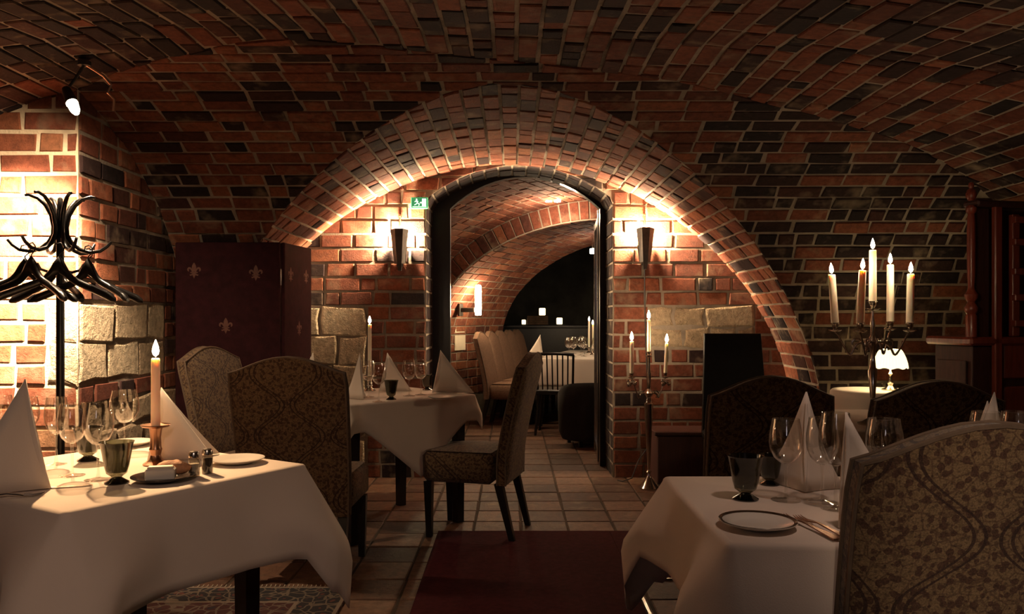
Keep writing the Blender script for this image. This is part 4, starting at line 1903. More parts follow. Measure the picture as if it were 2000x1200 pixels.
# spot lamp on the pier
sl = thing('spot_lamp', 'small bright spot lamp under the vault at the top of the left pier', 'lamp', (-1.945, 3.60, 2.17), 0)
m = MB()
m.lathe([(0.0, 0.05), (0.018, 0.05), (0.022, 0.02), (0.026, -0.045)], 16, cap=False)
rotm = Matrix.Rotation(radians(-28), 4, 'X') @ Matrix.Rotation(radians(-30), 4, 'Y')
m.xf(rotm)
obj('housing', m, 'dark_metal', sl, 50)
m = MB()
m.lathe([(0.0, -0.036), (0.0225, -0.036), (0.024, -0.046), (0.020, -0.09), (0.012, -0.11), (0.0, -0.115)], 16)
m.xf(rotm)
obj('lens', m, 'spot_face', sl, 50)
m = MB()
m.tube([(0, 0, 0.045), (0.02, 0.01, 0.08), (0.05, 0.03, 0.15)], 0.006, 6)
m.lathe([(0.0, 0.0), (0.028, 0.0), (0.028, 0.02), (0.0, 0.022)], 14, (0.05, 0.03, 0.145))
obj('bracket', m, 'dark_metal', sl, 50)
m = MB()
m.tube([(0.05, 0.03, 0.155), (0.11, 0.08, 0.115), (0.135, 0.10, 0.08), (0.12, 0.10, 0.045), (0.14, 0.12, 0.02), (0.13, 0.13, -0.03)], 0.006, 6)
obj('cable', m, 'old_brass', sl, 50)

# ------------------------------------------------------------------ folding screen
sc_t = thing('folding_screen', 'dark red folding screen with pale lily emblems behind the middle table', 'screen', (-1.42, 5.05, FZ), 0)


def lily(cx, cz, s):
    """heraldic lily as a flat emblem: outline polygons in (x, z)"""
    polys = []
    c = []
    for k in range(13):   # centre petal
        t = k / 12
        w = 0.20 * sin(pi * t) ** 0.8 * (1.0 - 0.25 * t)
        c.append((w, 0.02 + 0.78 * t))
    polys.append([(x, z) for x, z in c] + [(-x, z) for x, z in reversed(c[1:-1])])
    for sg in (-1, 1):    # curled side petals
        outer = [(0.06, 0.02), (0.14, 0.24), (0.27, 0.40), (0.42, 0.43), (0.54, 0.33), (0.56, 0.18), (0.47, 0.06)]
        inn = [(0.40, 0.10), (0.44, 0.19), (0.40, 0.27), (0.31, 0.26), (0.22, 0.14), (0.16, 0.0)]
        polys.append([(sg * x, z) for x, z in outer + inn])
    polys.append([(-0.30, -0.06), (0.30, -0.06), (0.30, 0.03), (-0.30, 0.03)])
    tail = [(0.07, -0.05), (0.14, -0.22), (0.08, -0.32), (0.0, -0.50)]
    polys.append(tail + [(-x, z) for x, z in reversed(tail[:-1])])
    for sg in (-1, 1):
        polys.append([(sg * 0.12, -0.06), (sg * 0.24, -0.16), (sg * 0.36, -0.18), (sg * 0.33, -0.28), (sg * 0.20, -0.27), (sg * 0.10, -0.16)])
    return [[(cx + x * s, cz + z * s) for x, z in p] for p in polys]


def screen_panel(x0, y0, x1, y1, h, ems):
    L = hypot(x1 - x0, y1 - y0)
    ang = atan2(y1 - y0, x1 - x0)
    m = MB()
    m.box((L / 2, 0, h / 2), (L - 0.006, 0.026, h), 0, 0.006)
    p = obj('panel', m, 'screen_cloth', sc_t, 0, (x0, y0, 0))
    p.rotation_euler = (0, 0, ang)
    for (ex, ez, es) in ems:
        e = MB()
        for poly in lily(ex, ez, es):
            e.prism(poly, 'y', -0.0145, -0.0132)
        obj('lily_emblem', e, 'emblem', p, 0)
    return p


PL = 0.655
rows = [(0.12, 1.47), (0.50, 1.455), (0.315, 1.13), (0.0 + 0.02, 1.13), (0.12, 0.80), (0.50, 0.815), (0.315, 0.48)]
screen_panel(-PL, 0, -0.004, 0, 1.655, [(a, b, 0.075) for a, b in rows if a > 0.1])
screen_panel(0.004, 0.0, 0.06, 0.46, 1.655, [(0.10, 1.45, 0.075), (0.36, 1.45, 0.075), (0.24, 1.11, 0.075), (0.10, 0.80, 0.075), (0.36, 0.80, 0.075)])
for z in (0.25, 1.44):
    m = MB()
    m.lathe([(0.006, z - 0.05), (0.006, z + 0.05)], 8, (0.0, -0.017, 0))
    obj('hinge', m, 'silver', sc_t, 50)
# ------------------------------------------------------------------ wall sconces


def sconce(label, x, z_top, z_bot, cord=None):
    t = thing('wall_sconce', label, 'sconce', (x, YN, 0), 0, 'wedge-shaped wall sconces')
    wt, wb_, dep = 0.068, 0.038, 0.085
    m = MB()
    # folded metal wedge: two side facets and a front facet, open to the wall
    ring = []
    for (w, z, d) in ((wb_, z_bot, 0.055), (wt, z_top, dep)):
        ring.append([(-w, -d * 0.62, z), (-w * 0.45, -d, z + (0.008 if z == z_top else 0)), (w * 0.45, -d, z + (0.008 if z == z_top else 0)), (w, -d * 0.62, z)])
    vs = ring[0] + ring[1]
    f = [(i, i + 1, 5 + i, 4 + i) for i in range(3)]
    # side returns to the wall below the open top
    zm, wm, dm = z_top - 0.12, wb_ + (wt - wb_) * 0.5, 0.045
    vs += [[-wb_, -0.012, z_bot], [-wm, -0.012, zm], [-wm, -dm, zm], [wb_, -0.012, z_bot], [wm, -0.012, zm], [wm, -dm, zm]]
    f += [(0, 8, 9, 10), (3, 13, 12, 11)]
    f.append((0, 3, 11, 8))
    f.append((0, 1, 2, 3))
    m.add(vs, f)
    o = obj('shade', m, 'dark_metal', t, 0)
    md = o.modifiers.new('thickness', 'SOLIDIFY')
    md.thickness = 0.003
    b = MB()
    b.lathe([(0.004, z_top - 0.085), (0.014, z_top - 0.075), (0.016, z_top - 0.025), (0.010, z_top - 0.003), (0.0, z_top + 0.004)], 12, (0, -0.036, 0))
    obj('bulb', b, 'bulb', t, 60)
    k = MB()
    k.lathe([(0.009, z_bot + 0.002), (0.012, z_bot + 0.03), (0.016, z_top - 0.085)], 10, (0, -0.036, 0))
    k.box((0, -0.016, z_bot + 0.02), (0.045, 0.012, 0.09))
    k.prism([(-0.012, z_bot - 0.055), (0.012, z_bot - 0.055), (0.018, z_bot + 0.004), (-0.018, z_bot + 0.004)], 'y', -0.045, -0.006)
    obj('bracket', k, 'dark_metal', t, 0)
    p = MB()
    p.tube([(0, -0.008, z_bot + 0.05), (0, -0.012, z_top + 0.06), (0, -0.018, z_top + 0.10)], [0.008, 0.008, 0.008], 8)
    p.sphere((0, -0.019, z_top + 0.108), (0.010, 0.010, 0.013), 10, 6)
    obj('finial', p, 'old_brass', t, 50)
    if cord:
        c = MB()
        c.tube([(0, -0.016, z_bot - 0.05), (0.003, -0.016, z_bot - 0.4), (0.016, -0.017, z_bot - 0.8), (0.030, -0.017, z_bot - 1.2), (0.033, -0.018, 0.05)], 0.005, 6)
        obj('cord', c, 'cord_black', t, 50)
    return t


sconce('dark wedge-shaped wall sconce glowing left of the doorway', -0.832, 1.845, 1.60)
sconce('dark wedge-shaped wall sconce with hanging cord right of the doorway', 0.985, 1.855, 1.61, True)

# ------------------------------------------------------------------ emergency exit sign
ex = thing('exit_sign', 'small green lit emergency exit sign above the left side of the doorway', 'sign', (-0.685, YN - 0.03, 2.005), 0)
m = MB()
m.box((0, 0, 0.0415), (0.125, 0.03, 0.083), 0, 0.004)
obj('housing', m, 'sign_green', ex, 0)
g = MB()
# white field with running figure, arrow and door
g.box((0.035, -0.0158, 0.043), (0.030, 0.0012, 0.058))                     # doorway
for (p, q, w) in (((-0.020, 0.066), (-0.020, 0.0661), 0.0055),):
    g.sphere((p[0], -0.0158, p[1]), (0.0058, 0.0008, 0.0058), 10, 6)        # head
for a, b in (((-0.022, 0.058), (-0.014, 0.040)), ((-0.014, 0.040), (0.000, 0.033)), ((0.000, 0.033), (-0.004, 0.019)), ((-0.014, 0.040), (-0.026, 0.030)),
             ((-0.026, 0.030), (-0.037, 0.026)), ((-0.022, 0.057), (-0.008, 0.050)), ((-0.022, 0.057), (-0.034, 0.048))):
    dx, dz = b[0] - a[0], b[1] - a[1]
    L = hypot(dx, dz)
    nx_, nz_ = -dz / L * 0.003, dx / L * 0.003
    g.prism([(a[0] + nx_, a[1] + nz_), (b[0] + nx_, b[1] + nz_), (b[0] - nx_, b[1] - nz_), (a[0] - nx_, a[1] - nz_)], 'y', -0.0164, -0.0152)
g.prism([(0.004, 0.046), (0.012, 0.046), (0.012, 0.052), (0.019, 0.0425), (0.012, 0.033), (0.012, 0.039), (0.004, 0.039)], 'y', -0.0164, -0.0152)
g.prism([(-0.050, 0.012), (0.052, 0.012), (0.052, 0.0155), (-0.050, 0.0155)], 'y', -0.0164, -0.0152)
obj('pictogram', g, 'sign_white', ex, 0)
m = MB()
m.box((0, 0.02, 0.088), (0.03, 0.02, 0.014))
obj('bracket', m, 'steel', ex, 0)

# ------------------------------------------------------------------ floor candelabrum by the pier
fx, fy = 0.955, 5.72
fcand = candelabrum('floor_candelabrum', 'silver three-armed floor candelabrum before the brick pier', fx, fy, FZ, 0.066, 0.115, 0.15, 0.60, 0.011, 0.032, 0.665,
                    [(-0.122, -0.02, 0.805), (0.120, 0.02, 0.805)], 0.955)
for (dx, dy, z, h, lab) in ((-0.122, -0.02, 0.803, 0.225, 'thick lit candle in the left cup of the floor candelabrum'), (0.0, 0.0, 0.953, 0.225, 'lit candle in the middle cup of the floor candelabrum'),
                            (0.120, 0.02, 0.803, 0.21, 'lit candle in the right cup of the floor candelabrum')):
    candle(lab, fx + dx, fy + dy, FZ + z, h, 0.015 if dx < 0 else 0.0125, 'lit taper candles', tilt=(0, 0.04 if dx > 0 else 0.0), fl=0.060)
# ornate leaf drops below the cups
for s in (-1, 1):
    lf_ = MB()
    for k in range(7):
        a = k / 7 * 2 * pi
        lf_.sphere((s * 0.122 + 0.026 * cos(a), -0.02 * -s + 0.026 * sin(a), 0.735 + 0.01 * sin(3 * a)), (0.011, 0.011, 0.018), 8, 6)
    obj('leaf_drop', lf_, 'silver', fcand, 50)

# power cable loop at the pier foot
m = MB()
m.tube([(0.77, 5.97, FZ + 0.006), (0.80, 5.93, FZ + 0.006), (0.87, 5.95, 0.03), (0.93, 6.02, 0.15), (1.012, 6.075, 0.24)], 0.005, 6)
tag(obj('power_cable', m, 'cord_black', None, 50), 'thin cable looping at the foot of the brick pier', 'cable')

# ------------------------------------------------------------------ low chest and leather chair in the recess
ch = thing('low_chest', 'dark red-brown low wooden chest against the recess wall', 'chest', (1.40, 5.90, FZ), 0)
m = MB()
m.box((0, 0, 0.19), (0.76, 0.30, 0.34), 0, 0.006)
obj('body', m, 'dark_mahogany', ch, 0)
m = MB()
m.box((0, 0, 0.376), (0.80, 0.33, 0.03), 0, 0.006)
obj('lid', m, 'dark_mahogany', ch, 0)
m = MB()
m.box((0, 0, 0.012), (0.72, 0.26, 0.022))
obj('plinth', m, 'black_wood', ch, 0)


def leather_chair(label, x, y, rot, top):
    t = thing('leather_chair', label, 'chair', (x, y, FZ), rot, 'black leather chairs')
    m = MB()
    st = [(0.44, 0.0), (0.55, -0.012), (0.75, -0.045), (0.92, -0.085), (top - 0.02, -0.125), (top, -0.130)]
    vs, f = [], []
    for i, (z, y_) in enumerate(st):
        w = 0.205 - 0.025 * (z - 0.44) / (top - 0.44)
        th = 0.026 if i < len(st) - 1 else 0.016
        vs += [(-w, y_ - 0.20 - th, z), (w, y_ - 0.20 - th, z), (w + 0.006, y_ - 0.20, z), (w, y_ - 0.20 + th, z), (-w, y_ - 0.20 + th, z), (-w - 0.006, y_ - 0.20, z)]
    for j in range(len(st) - 1):
        for k in range(6):
            l = (k + 1) % 6
            f.append((j * 6 + k, j * 6 + l, (j + 1) * 6 + l, (j + 1) * 6 + k))
    f += [(5, 4, 3, 2, 1, 0), tuple((len(st) - 1) * 6 + k for k in range(6))]
    m.add(vs, f)
    obj('backrest', m, 'black_leather', t, 30)
    m = MB()
    m.box((0, 0, 0.435), (0.42, 0.42, 0.08), 0, 0.025)
    obj('seat', m, 'black_leather', t, 0)
    for sx in (-1, 1):
        for sy in (-1, 1):
            l = MB()
            l.quadbar((sx * 0.18, sy * 0.18, 0), (sx * 0.18, sy * 0.18, 0.40), 0.026, 0.034)
            obj('leg', l, 'black_wood', t, 0)
    return t


leather_chair('black leather high-backed chair before the pale stones of the right wall', 1.42, 5.13, radians(172), 1.085)

# ------------------------------------------------------------------ right tables and settings
make_table('dark-legged table at the right front under a white cloth', 1.02, 1.965, 0.0, 0.59, 0.345, None, leg_in=0.15)
lay_cloth('white cloth on the front right table beside the red carpet', 1.02, 1.965, 0.0, 0.59, 0.345, (0.25, 0.22, 0.22, 0.20), corner=0.95, flare=0.045, cflare=0.085, seed=9, amp=0.006)
x, d = on(1480, 1030, TZ)
plate('white side plate with a dark rim band on the front right table', x, d, 0.082, 'white side plates', band=True)
x, d = on(1456, 976, TZ)
goblet('dark smoked goblet at the left of the front right table', x, d, 0.108)
x, d = on(1505, 958, TZ)
goblet('dark goblet standing just behind the front right napkin', x + 0.02, d + 0.07, 0.08, k=0.8)
for lab, px, py, h, k in (('wine glass beside the dark goblet on the front right table', 1535, 978, 0.20, 1.0),
                          ('wine glass between the two napkins on the front right table', 1606, 982, 0.205, 0.95),
                          ('wine glass close behind the right-hand napkin on the front right table', 1632, 995, 0.225, 0.95),
                          ('wide wine glass beside the foreground chair back', 1727, 985, 0.205, 1.1),
                          ('wine glass rising behind the foreground chair on the right', 1925, 960, 0.205, 1.0)):
    x, d = on(px, py, TZ)
    wine_glass(lab, x, d, h, 'wine glasses on the front right table', k=k)
wine_glass('wine glass cut by the right picture edge', 1.245, 2.02, 0.215, 'wine glasses on the front right table')
napkin('tall folded napkin with a bright right edge behind the wine glasses', 0.745, 2.08, radians(-22), 0.25, 0.17, 0.13, 44, 'folded napkins', lean=0.06)
napkin('folded napkin half behind the foreground floral chair', 0.69, 1.73, radians(-68), 0.243, 0.17, 0.17, 24, 'folded napkins', lean=0.02)
napkin('small folded napkin rising behind the foreground chair at the right', 1.33, 2.16, radians(62), 0.245, 0.15, 0.15, 30, 'folded napkins', lean=0.05)
x, d = on(1594, 1036, TZ)
cutlery_fork('left of the two forks beside the dark-rimmed plate', x - 0.012, d + 0.012, radians(12), 'old_brass', 'forks on the front right table')
cutlery_fork('right of the two forks beside the dark-rimmed plate', x + 0.016, d, radians(12), 'old_brass', 'forks on the front right table')

make_table('dark-legged table at the right behind the two dark chairs', 1.55, 3.62, 0.0, 0.50, 0.36, None)
lay_cloth('white cloth on the table that carries the five-armed candelabrum', 1.55, 3.62, 0.0, 0.50, 0.36, (0.18, 0.2, 0.2, 0.2), seed=12, corner=0.8, flare=0.03, cflare=0.05, amp=0.004)
cx5, cy5 = 1.506, 3.42
cand5 = candelabrum('table_candelabrum', 'silver five-armed table candelabrum with lit candles at the right', cx5, cy5, TZ, 0.06, 0.040, 0.055, 0.235, 0.007, 0.019, 0.345,
                    [(-0.145, 0.03, 0.425), (-0.095, -0.10, 0.425), (0.115, 0.09, 0.43), (0.145, -0.02, 0.425)], 0.515, pan=0.030)
for (dx, dy, z, h, tl_, lab) in ((-0.145, 0.03, 0.423, 0.205, (0.0, -0.07), 'lit candle leaning left, leftmost on the five-armed candelabrum'),
                                 (-0.095, -0.10, 0.423, 0.215, (0.0, 0.045), 'lit candle second from the left on the five-armed candelabrum'),
                                 (0.0, 0.0, 0.513, 0.215, (0.0, 0.0), 'tallest lit candle in the middle of the five-armed candelabrum'),
                                 (0.115, 0.09, 0.428, 0.245, (0.0, 0.0), 'shaded lit candle right of the middle on the five-armed candelabrum'),
                                 (0.145, -0.02, 0.423, 0.205, (0.0, 0.02), 'rightmost lit candle on the five-armed candelabrum')):
    candle(lab, cx5 + dx, cy5 + dy, TZ + z, h, 0.0155, 'lit taper candles', tl_, 0.044)

# dark chairs with their backs to the camera
make_chair('dark upholstered chair seen from behind left of the five-armed candelabrum', (0.915, 3.21), (0.0, 1.0), 'upholstered dining chairs', w=0.425, top=0.985)
make_chair('dark upholstered chair seen from behind below the wooden cabinet', (1.475, 3.14), (0.02, 1.0), 'upholstered dining chairs', w=0.43, top=0.975)
# the foreground chair, tucked to the front right table
make_chair('floral-patterned upholstered chair nearest the camera at the right', (0.845, 1.75), (0.03, 1.0), 'upholstered dining chairs', w=0.46, top=1.01)

# ------------------------------------------------------------------ lamp table by the wall
lt = thing('round_side_table', 'small round side table under a white cloth against the right wall', 'table', (2.22, 5.02, FZ), 0)
m = MB()
m.lathe([(0.0, 0.722), (0.245, 0.722), (0.245, 0.744), (0.0, 0.744)], 36)
obj('tabletop', m, 'dark_wood', lt, 40)
m = MB()
m.lathe([(0.17, 0.0), (0.17, 0.02), (0.03, 0.05), (0.03, 0.722)], 20)
obj('pedestal', m, 'black_wood', lt, 40)
m = MB()
vs, f = [], []
n = 72
prof = [(0.0, 0), (0.20, 0), (0.243, -0.001), (0.252, -0.010), (0.256, -0.05), (0.26, -0.12), (0.268, -0.22), (0.275, -0.34), (0.28, -0.45)]
for j, (r, z) in enumerate(prof):
    for i in range(n):
        a = 2 * pi * i / n
        rr = r + (0.010 * sin(7 * a) + 0.007 * sin(11 * a + 1)) * max(0, -z) / 0.35
        vs.append((rr * cos(a), rr * sin(a), 0.7475 + z))
for j in range(len(prof) - 1):
    for i in range(n):
        k = (i + 1) % n
        f.append((j * n + i, (j + 1) * n + i, (j + 1) * n + k, j * n + k))
m.add(vs, f)
tag(obj('round_tablecloth', m, 'linen', None, 60, (2.22, 5.02, FZ), solid=0.0015), 'white cloth on the small round side table, brightly lit on top', 'tablecloth')
la = thing('table_lamp', 'small silver table lamp with glowing pleated shade on the round side table', 'lamp', (2.31, 5.00, FZ + 0.7485), 0)
m = MB()
m.lathe([(0.0, 0.0), (0.05, 0.0), (0.052, 0.006), (0.03, 0.014), (0.013, 0.03), (0.018, 0.045), (0.010, 0.06), (0.008, 0.09), (0.014, 0.10), (0.006, 0.115), (0.006, 0.15)], 20)
obj('base', m, 'silver', la, 40)
m = MB()
n = 64
vs, f = [], []
for j, (r, z) in enumerate([(0.094, 0.135), (0.098, 0.138), (0.094, 0.165), (0.084, 0.20), (0.070, 0.232), (0.060, 0.247), (0.054, 0.250)]):
    for i in range(n):
        a = 2 * pi * i / n
        rr = r * (1 + (0.03 * (1 if i % 2 else -1)) * (1 if 0 < j < 6 else 0.3))
        vs.append((rr * cos(a), rr * sin(a), z + (0.004 * cos(8 * a) if j < 2 else 0)))
for j in range(6):
    for i in range(n):
        k = (i + 1) % n
        f.append((j * n + i, j * n + k, (j + 1) * n + k, (j + 1) * n + i))
m.add(vs, f)
obj('shade', m, 'lamp_shade', la, 50)
m = MB()
m.sphere((0, 0, 0.185), (0.020, 0.020, 0.026), 12, 8)
obj('bulb', m, 'lamp_bulb', la, 50)

# ------------------------------------------------------------------ wooden cabinet with turned column at the right
CR_ = radians(14)
cab = thing('wooden_cabinet', 'tall reddish wooden cabinet with a turned column and bottle rack at the right', 'cabinet', (2.45, 4.35, FZ), CR_)
cab.scale = (0.86, 1, 1)


def cb(name, c, s, mat='mahogany', bev=0.004, par=None):
    m = MB()
    m.box(c, s, 0, bev)
    return obj(name, m, mat, par or cab, 0)


cb('carcass', (0.28, 0.15, 0.53), (0.54, 0.27, 1.02), 'dark_mahogany')
cb('counter_top', (0.28, 0.155, 1.065), (0.62, 0.34, 0.045), 'mahogany', 0.012)
cb('side_panel', (-0.003, 0.15, 0.56), (0.012, 0.21, 0.80), 'dark_mahogany')
cb('plinth', (0.28, 0.15, 0.03), (0.56, 0.29, 0.06), 'dark_mahogany')
cb('back_panel', (0.36, 0.060, 1.43), (0.58, 0.016, 0.70), 'dark_mahogany')
cb('upright_board', (0.085, 0.03, 1.43), (0.11, 0.022, 0.70), 'dark_mahogany')
cb('front_stile', (0.175, 0.0, 0.95), (0.055, 0.03, 1.68), 'mahogany', 0.006)
tc = MB()
tc.lathe([(0.030, 1.088), (0.030, 1.20), (0.024, 1.21), (0.034, 1.225), (0.036, 1.245), (0.024, 1.265), (0.020, 1.275), (0.034, 1.295), (0.036, 1.315), (0.022, 1.335), (0.017, 1.35), (0.021, 1.42), (0.023, 1.55), (0.022, 1.68), (0.018, 1.745), (0.027, 1.755), (0.030, 1.775), (0.020, 1.79)], 20, (0.0, 0.015, 0))
obj('turned_column', tc, 'mahogany', cab, 40)
fi = MB()
fi.lathe([(0.016, 1.815), (0.026, 1.83), (0.030, 1.85), (0.022, 1.872), (0.010, 1.88), (0.016, 1.893), (0.012, 1.91), (0.0, 1.915)], 18, (0.0, 0.015, 0))
obj('finial', fi, 'mahogany', cab, 40)
cb('cornice', (0.34, 0.03, 1.800), (0.66, 0.11, 0.035), 'dark_mahogany', 0.010)
# bottle rack
for x0 in (0.33, 0.49, 0.62):
    cb('rack_post', (x0, 0.02, 1.42), (0.055, 0.03, 0.66), 'mahogany', 0.004)
for z in (1.16, 1.30, 1.44, 1.60, 1.72):
    cb('rack_rail', (0.48, 0.0, z), (0.36, 0.03, 0.035), 'mahogany', 0.004)
for z in (0.42, 0.72, 0.96):
    cb('drawer_front', (0.40, 0.010, z), (0.34, 0.018, 0.20), 'mahogany', 0.008)

# ------------------------------------------------------------------ inner room furniture


def simple_chair(label, x, y, rot, proto=[None]):
    if proto[0] is None:
        t = make_chair(label, (x, y), (cos(rot), sin(rot)), 'chairs along the far table', 'brown_velvet', w=0.44, top=1.03)
        proto[0] = t
        return t
    return dup(proto[0], (x, y, FZ), rot - pi / 2, label)


ordn = ['nearest chair of the row along the far table', 'second chair of the row along the far table', 'third chair of the row along the far table', 'fourth chair of the row along the far table', 'farthest chair of the row along the far table']
for k in range(5):
    simple_chair(ordn[k], -0.03 + 0.105 * k, 9.05 + 0.46 * k, radians(-14))
FTR = radians(-14.0)
make_table('long far table beyond the doorway under a white cloth', 0.99, 9.95, FTR, 0.50, 1.15, None)
lay_cloth('white cloth on the long far table beyond the doorway', 0.99, 9.95, FTR, 0.50, 1.15, (0.30, 0.28, 0.25, 0.28), seed=15, corner=0.6, flare=0.03, cflare=0.05, amp=0.006)


def ft(u, v):
    c, s = cos(FTR), sin(FTR)
    return 0.99 + u * c - v * s, 9.95 + u * s + v * c


x, y = ft(-0.41, -1.02)
napkin('folded napkin at the near left corner of the far table', x, y, radians(40), 0.25, 0.2, 0.2, 44, 'folded napkins')
x, y = ft(0.28, -0.85)
napkin('folded napkin on the near right side of the far table', x, y, radians(-20), 0.23, 0.16, 0.16, 44, 'folded napkins')
wg = None
spots = [(-0.12, -0.75), (-0.20, -0.60), (-0.02, -0.62), (-0.24, -0.30), (-0.10, -0.35), (-0.26, 0.10), (-0.12, 0.05), (0.10, -0.5), (0.24, -0.35), (0.2, 0.1), (-0.22, 0.5), (0.05, 0.4)]
nth = ['first', 'second', 'third', 'fourth', 'fifth', 'sixth', 'seventh', 'eighth', 'ninth', 'tenth', 'eleventh', 'twelfth']
for k, (u, v) in enumerate(spots):
    x, y = ft(u, v)
    lab = 'wine glass on the far table beyond the doorway'
    if wg is None:
        wg = wine_glass(lab, x, y, 0.21, 'wine glasses on the far table', k=1.1)
    else:
        dup(wg, (x, y, TZ), 0, lab)
far_c = []
for (u, v, h, lab) in ((0.02, -0.20, 0.36, 'front left lit candle on the far table'), (-0.10, 0.30, 0.40, 'back left lit candle on the far table'), (0.22, 0.18, 0.40, 'back right lit candle on the far table'), (0.25, -0.12, 0.34, 'front right lit candle on the far table')):
    x, y = ft(u, v)
    candlestick(lab.replace('lit candle', 'low candlestick'), x, y, 0.07, 'silver', 'candlesticks on the far table')
    candle(lab, x, y, TZ + 0.07, h - 0.07, 0.013, 'lit taper candles', fl=0.05)

# spindle-backed chair in front of the far table
sp = thing('spindle_chair', 'black spindle-backed chair before the far table beyond the doorway', 'chair', (0.46, 8.42, FZ), radians(-8))
m = MB()
m.box((0, 0, 0.44), (0.42, 0.42, 0.05), 0, 0.012)
obj('seat', m, 'black_wood', sp, 0)
m = MB()
m.tube([(-0.19, -0.24, 0.82), (-0.10, -0.255, 0.828), (0, -0.26, 0.83), (0.10, -0.255, 0.828), (0.19, -0.24, 0.82)], 0.016, 8)
obj('top_rail', m, 'black_wood', sp, 50)
for k in range(8):
    xx = -0.185 + k * 0.0529
    m = MB()
    m.tube([(xx * 0.95, -0.19, 0.46), (xx, -0.235 - 0.02 * (1 - (xx / 0.19) ** 2), 0.82)], 0.008 if 0 < k < 7 else 0.013, 6)
    obj('spindle', m, 'black_wood', sp, 50)
for sx in (-1, 1):
    for sy in (-1, 1):
        m = MB()
        m.tube([(sx * 0.20, sy * 0.20, 0.0), (sx * 0.16, sy * 0.16, 0.43)], [0.014, 0.018], 8)
        obj('leg', m, 'black_wood', sp, 50)
m = MB()
m.box((0, 0, 0), (0.001, 0.001, 0.001))
# dark round upholstered stool / pouffe mass in front of the table
pf = thing('dark_armchair', 'low black tub armchair in the gloom before the far table', 'chair', (0.74, 7.70, FZ), radians(15))
m = MB()
vs, f = [], []
n = 24
for j, (r, z) in enumerate([(0.27, 0.06), (0.30, 0.12), (0.31, 0.35), (0.31, 0.56), (0.29, 0.60), (0.25, 0.58), (0.235, 0.40)]):
    for i in range(n + 1):
        a = radians(160) + radians(220) * i / n
        dz = -0.10 * (abs(i - n / 2) / (n / 2)) ** 3 if z > 0.5 else 0
        vs.append((r * cos(a), r * sin(a), z + dz))
for j in range(6):
    for i in range(n):
        a = j * (n + 1) + i
        f.append((a, a + 1, a + n + 2, a + n + 1))
m.add(vs, f)
obj('tub_back', m, 'black_fabric', pf, 50)
m = MB()
m.lathe([(0.0, 0.08), (0.24, 0.08), (0.25, 0.36), (0.23, 0.41), (0.0, 0.42)], 24)
obj('seat', m, 'black_fabric', pf, 50)
for sx in (-1, 1):
    for sy in (-1, 1):
        m = MB()
        m.quadbar((sx * 0.16, sy * 0.16, 0), (sx * 0.16, sy * 0.16, 0.09), 0.03, 0.035)
        obj('leg', m, 'black_wood', pf, 0)

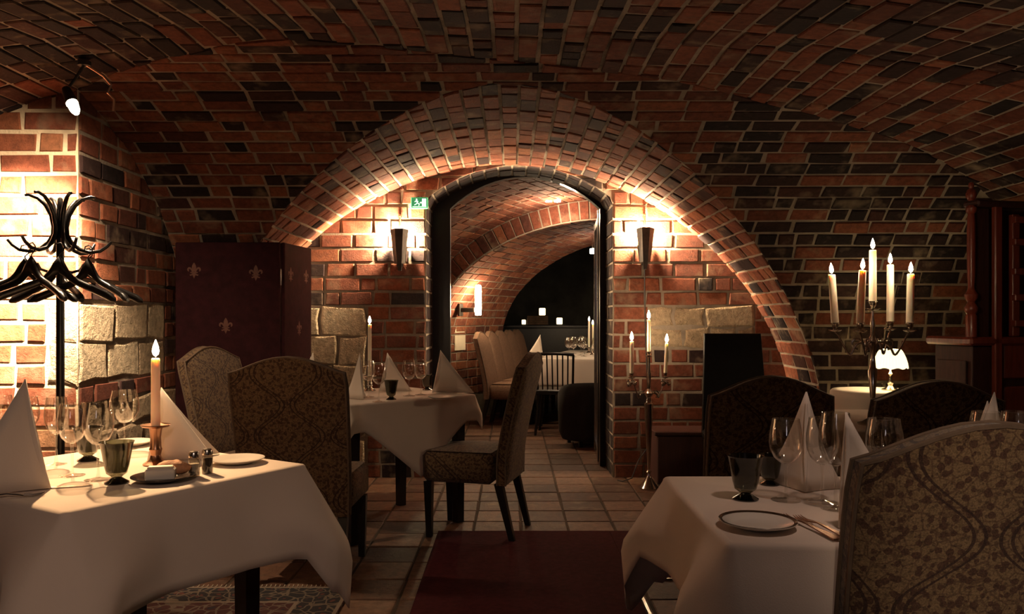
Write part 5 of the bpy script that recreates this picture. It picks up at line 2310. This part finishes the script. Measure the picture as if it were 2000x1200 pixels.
# dark bar counter with lanterns and a wooden crate at the far end
bar = thing('bar_counter', 'black bar counter across the farthest room', 'counter', (0.35, 12.9, FZ), 0)
m = MB()
m.box((0, 0, 0.52), (1.9, 0.45, 1.03))
obj('front', m, 'black_wood', bar, 0)
m = MB()
m.box((0, 0, 1.05), (2.0, 0.55, 0.05), 0, 0.01)
obj('counter_top', m, 'black_wood', bar, 0)
BZ = FZ + 1.075
m = MB()
for k in range(4):
    for s in (-1, 1):
        m.box((0, s * 0.13, 0.02 + 0.035 * k), (0.32, 0.012, 0.03))
        m.box((s * 0.155, 0, 0.02 + 0.035 * k), (0.012, 0.25, 0.03))
m.box((0, 0, 0.006), (0.30, 0.24, 0.010))
tag(obj('wooden_crate', m, 'crate_wood', None, 0, (0.40, 12.86, BZ)), 'slatted brown wooden crate on the far bar counter', 'crate')
for (x, z0, s, lab) in ((0.30, BZ, 0.75, 'smallest glowing lantern, left of the crate on the bar counter'), (0.475, BZ + 0.1405, 1.15, 'brightest square glowing lantern above the crate'), (0.745, BZ, 1.05, 'square glowing lantern at the right of the far bar')):
    if z0 == BZ and s < 1:
        x -= 0.115
    t = thing('glass_lantern', lab, 'lantern', (x, 12.86, z0), 0, 'glowing lanterns on the bar counter')
    m = MB()
    m.box((0, 0, 0.056 * s), (0.085 * s, 0.085 * s, 0.10 * s), 0, 0.01)
    obj('glass_body', m, 'lantern_glow', t, 0)
    m = MB()
    m.box((0, 0, 0.004), (0.10 * s, 0.10 * s, 0.008))
    obj('base', m, 'iron', t, 0)
    m = MB()
    m.lathe([(0.05 * s, 0.107 * s), (0.03 * s, 0.125 * s), (0.0, 0.13 * s)], 12)
    obj('lid', m, 'iron', t, 0)

# uplight on the arch of the inner room, ceiling spots, paper notices
up = inner_pt(1.95, -1.31, 1.22)
ul = thing('uplight', 'tall glowing wall light on the left of the inner arch', 'lamp', up, atan2(IR.y, IR.x))
m = MB()
m.lathe([(0.0, 0.0), (0.030, 0.0), (0.036, 0.03), (0.036, 0.27), (0.028, 0.33), (0.0, 0.335)], 16)
obj('glass_tube', m, 'inner_glow', ul, 50)
m = MB()
m.box((-0.12, 0, 0.06), (0.17, 0.04, 0.05), 0, 0.006)
m.box((-0.22, 0, 0.06), (0.03, 0.08, 0.14), 0, 0.006)
obj('bracket', m, 'dark_metal', ul, 0)


def ceiling_spot(label, x, y, z, n_heads, ceil_z):
    t = thing('ceiling_spot', label, 'lamp', (x, y, z), 0, 'ceiling spots in the inner room')
    for k in range(n_heads):
        dx = (k - (n_heads - 1) / 2) * 0.085
        m = MB()
        m.lathe([(0.0, -0.03), (0.030, -0.028), (0.034, 0.0), (0.028, 0.025), (0.0, 0.03)], 14, (dx, 0, 0))
        obj('lamp_head', m, 'spot_glow', t, 50)
        m = MB()
        m.tube([(dx, 0, 0.028), (dx, 0.01, 0.10), (dx, 0.02, ceil_z - z)], 0.006, 6)
        obj('stem', m, 'steel', t, 50)
    return t


ceiling_spot('bright double ceiling spot on the inner vault near its crown', 0.393, 7.86, 2.335, 2, 2.43)
ceiling_spot('bright pair of spots beside the glass door leaf in the inner room', 0.93, 9.02, 1.93, 2, 2.16)
for k, (w, z) in enumerate(((2.15, 1.02), (2.17, 0.82))):
    m = MB()
    m.box((0, 0, 0.09), (0.006, 0.25, 0.17))
    p = inner_pt(w, -1.655, z)
    o = obj('paper_notice', m, 'paper', None, 0, p)
    o.rotation_euler = (0, 0, atan2(IR.y, IR.x))
    tag(o, ('upper' if k == 0 else 'lower') + ' pale paper notice on the left wall inside the doorway', 'notice', 'paper notices')
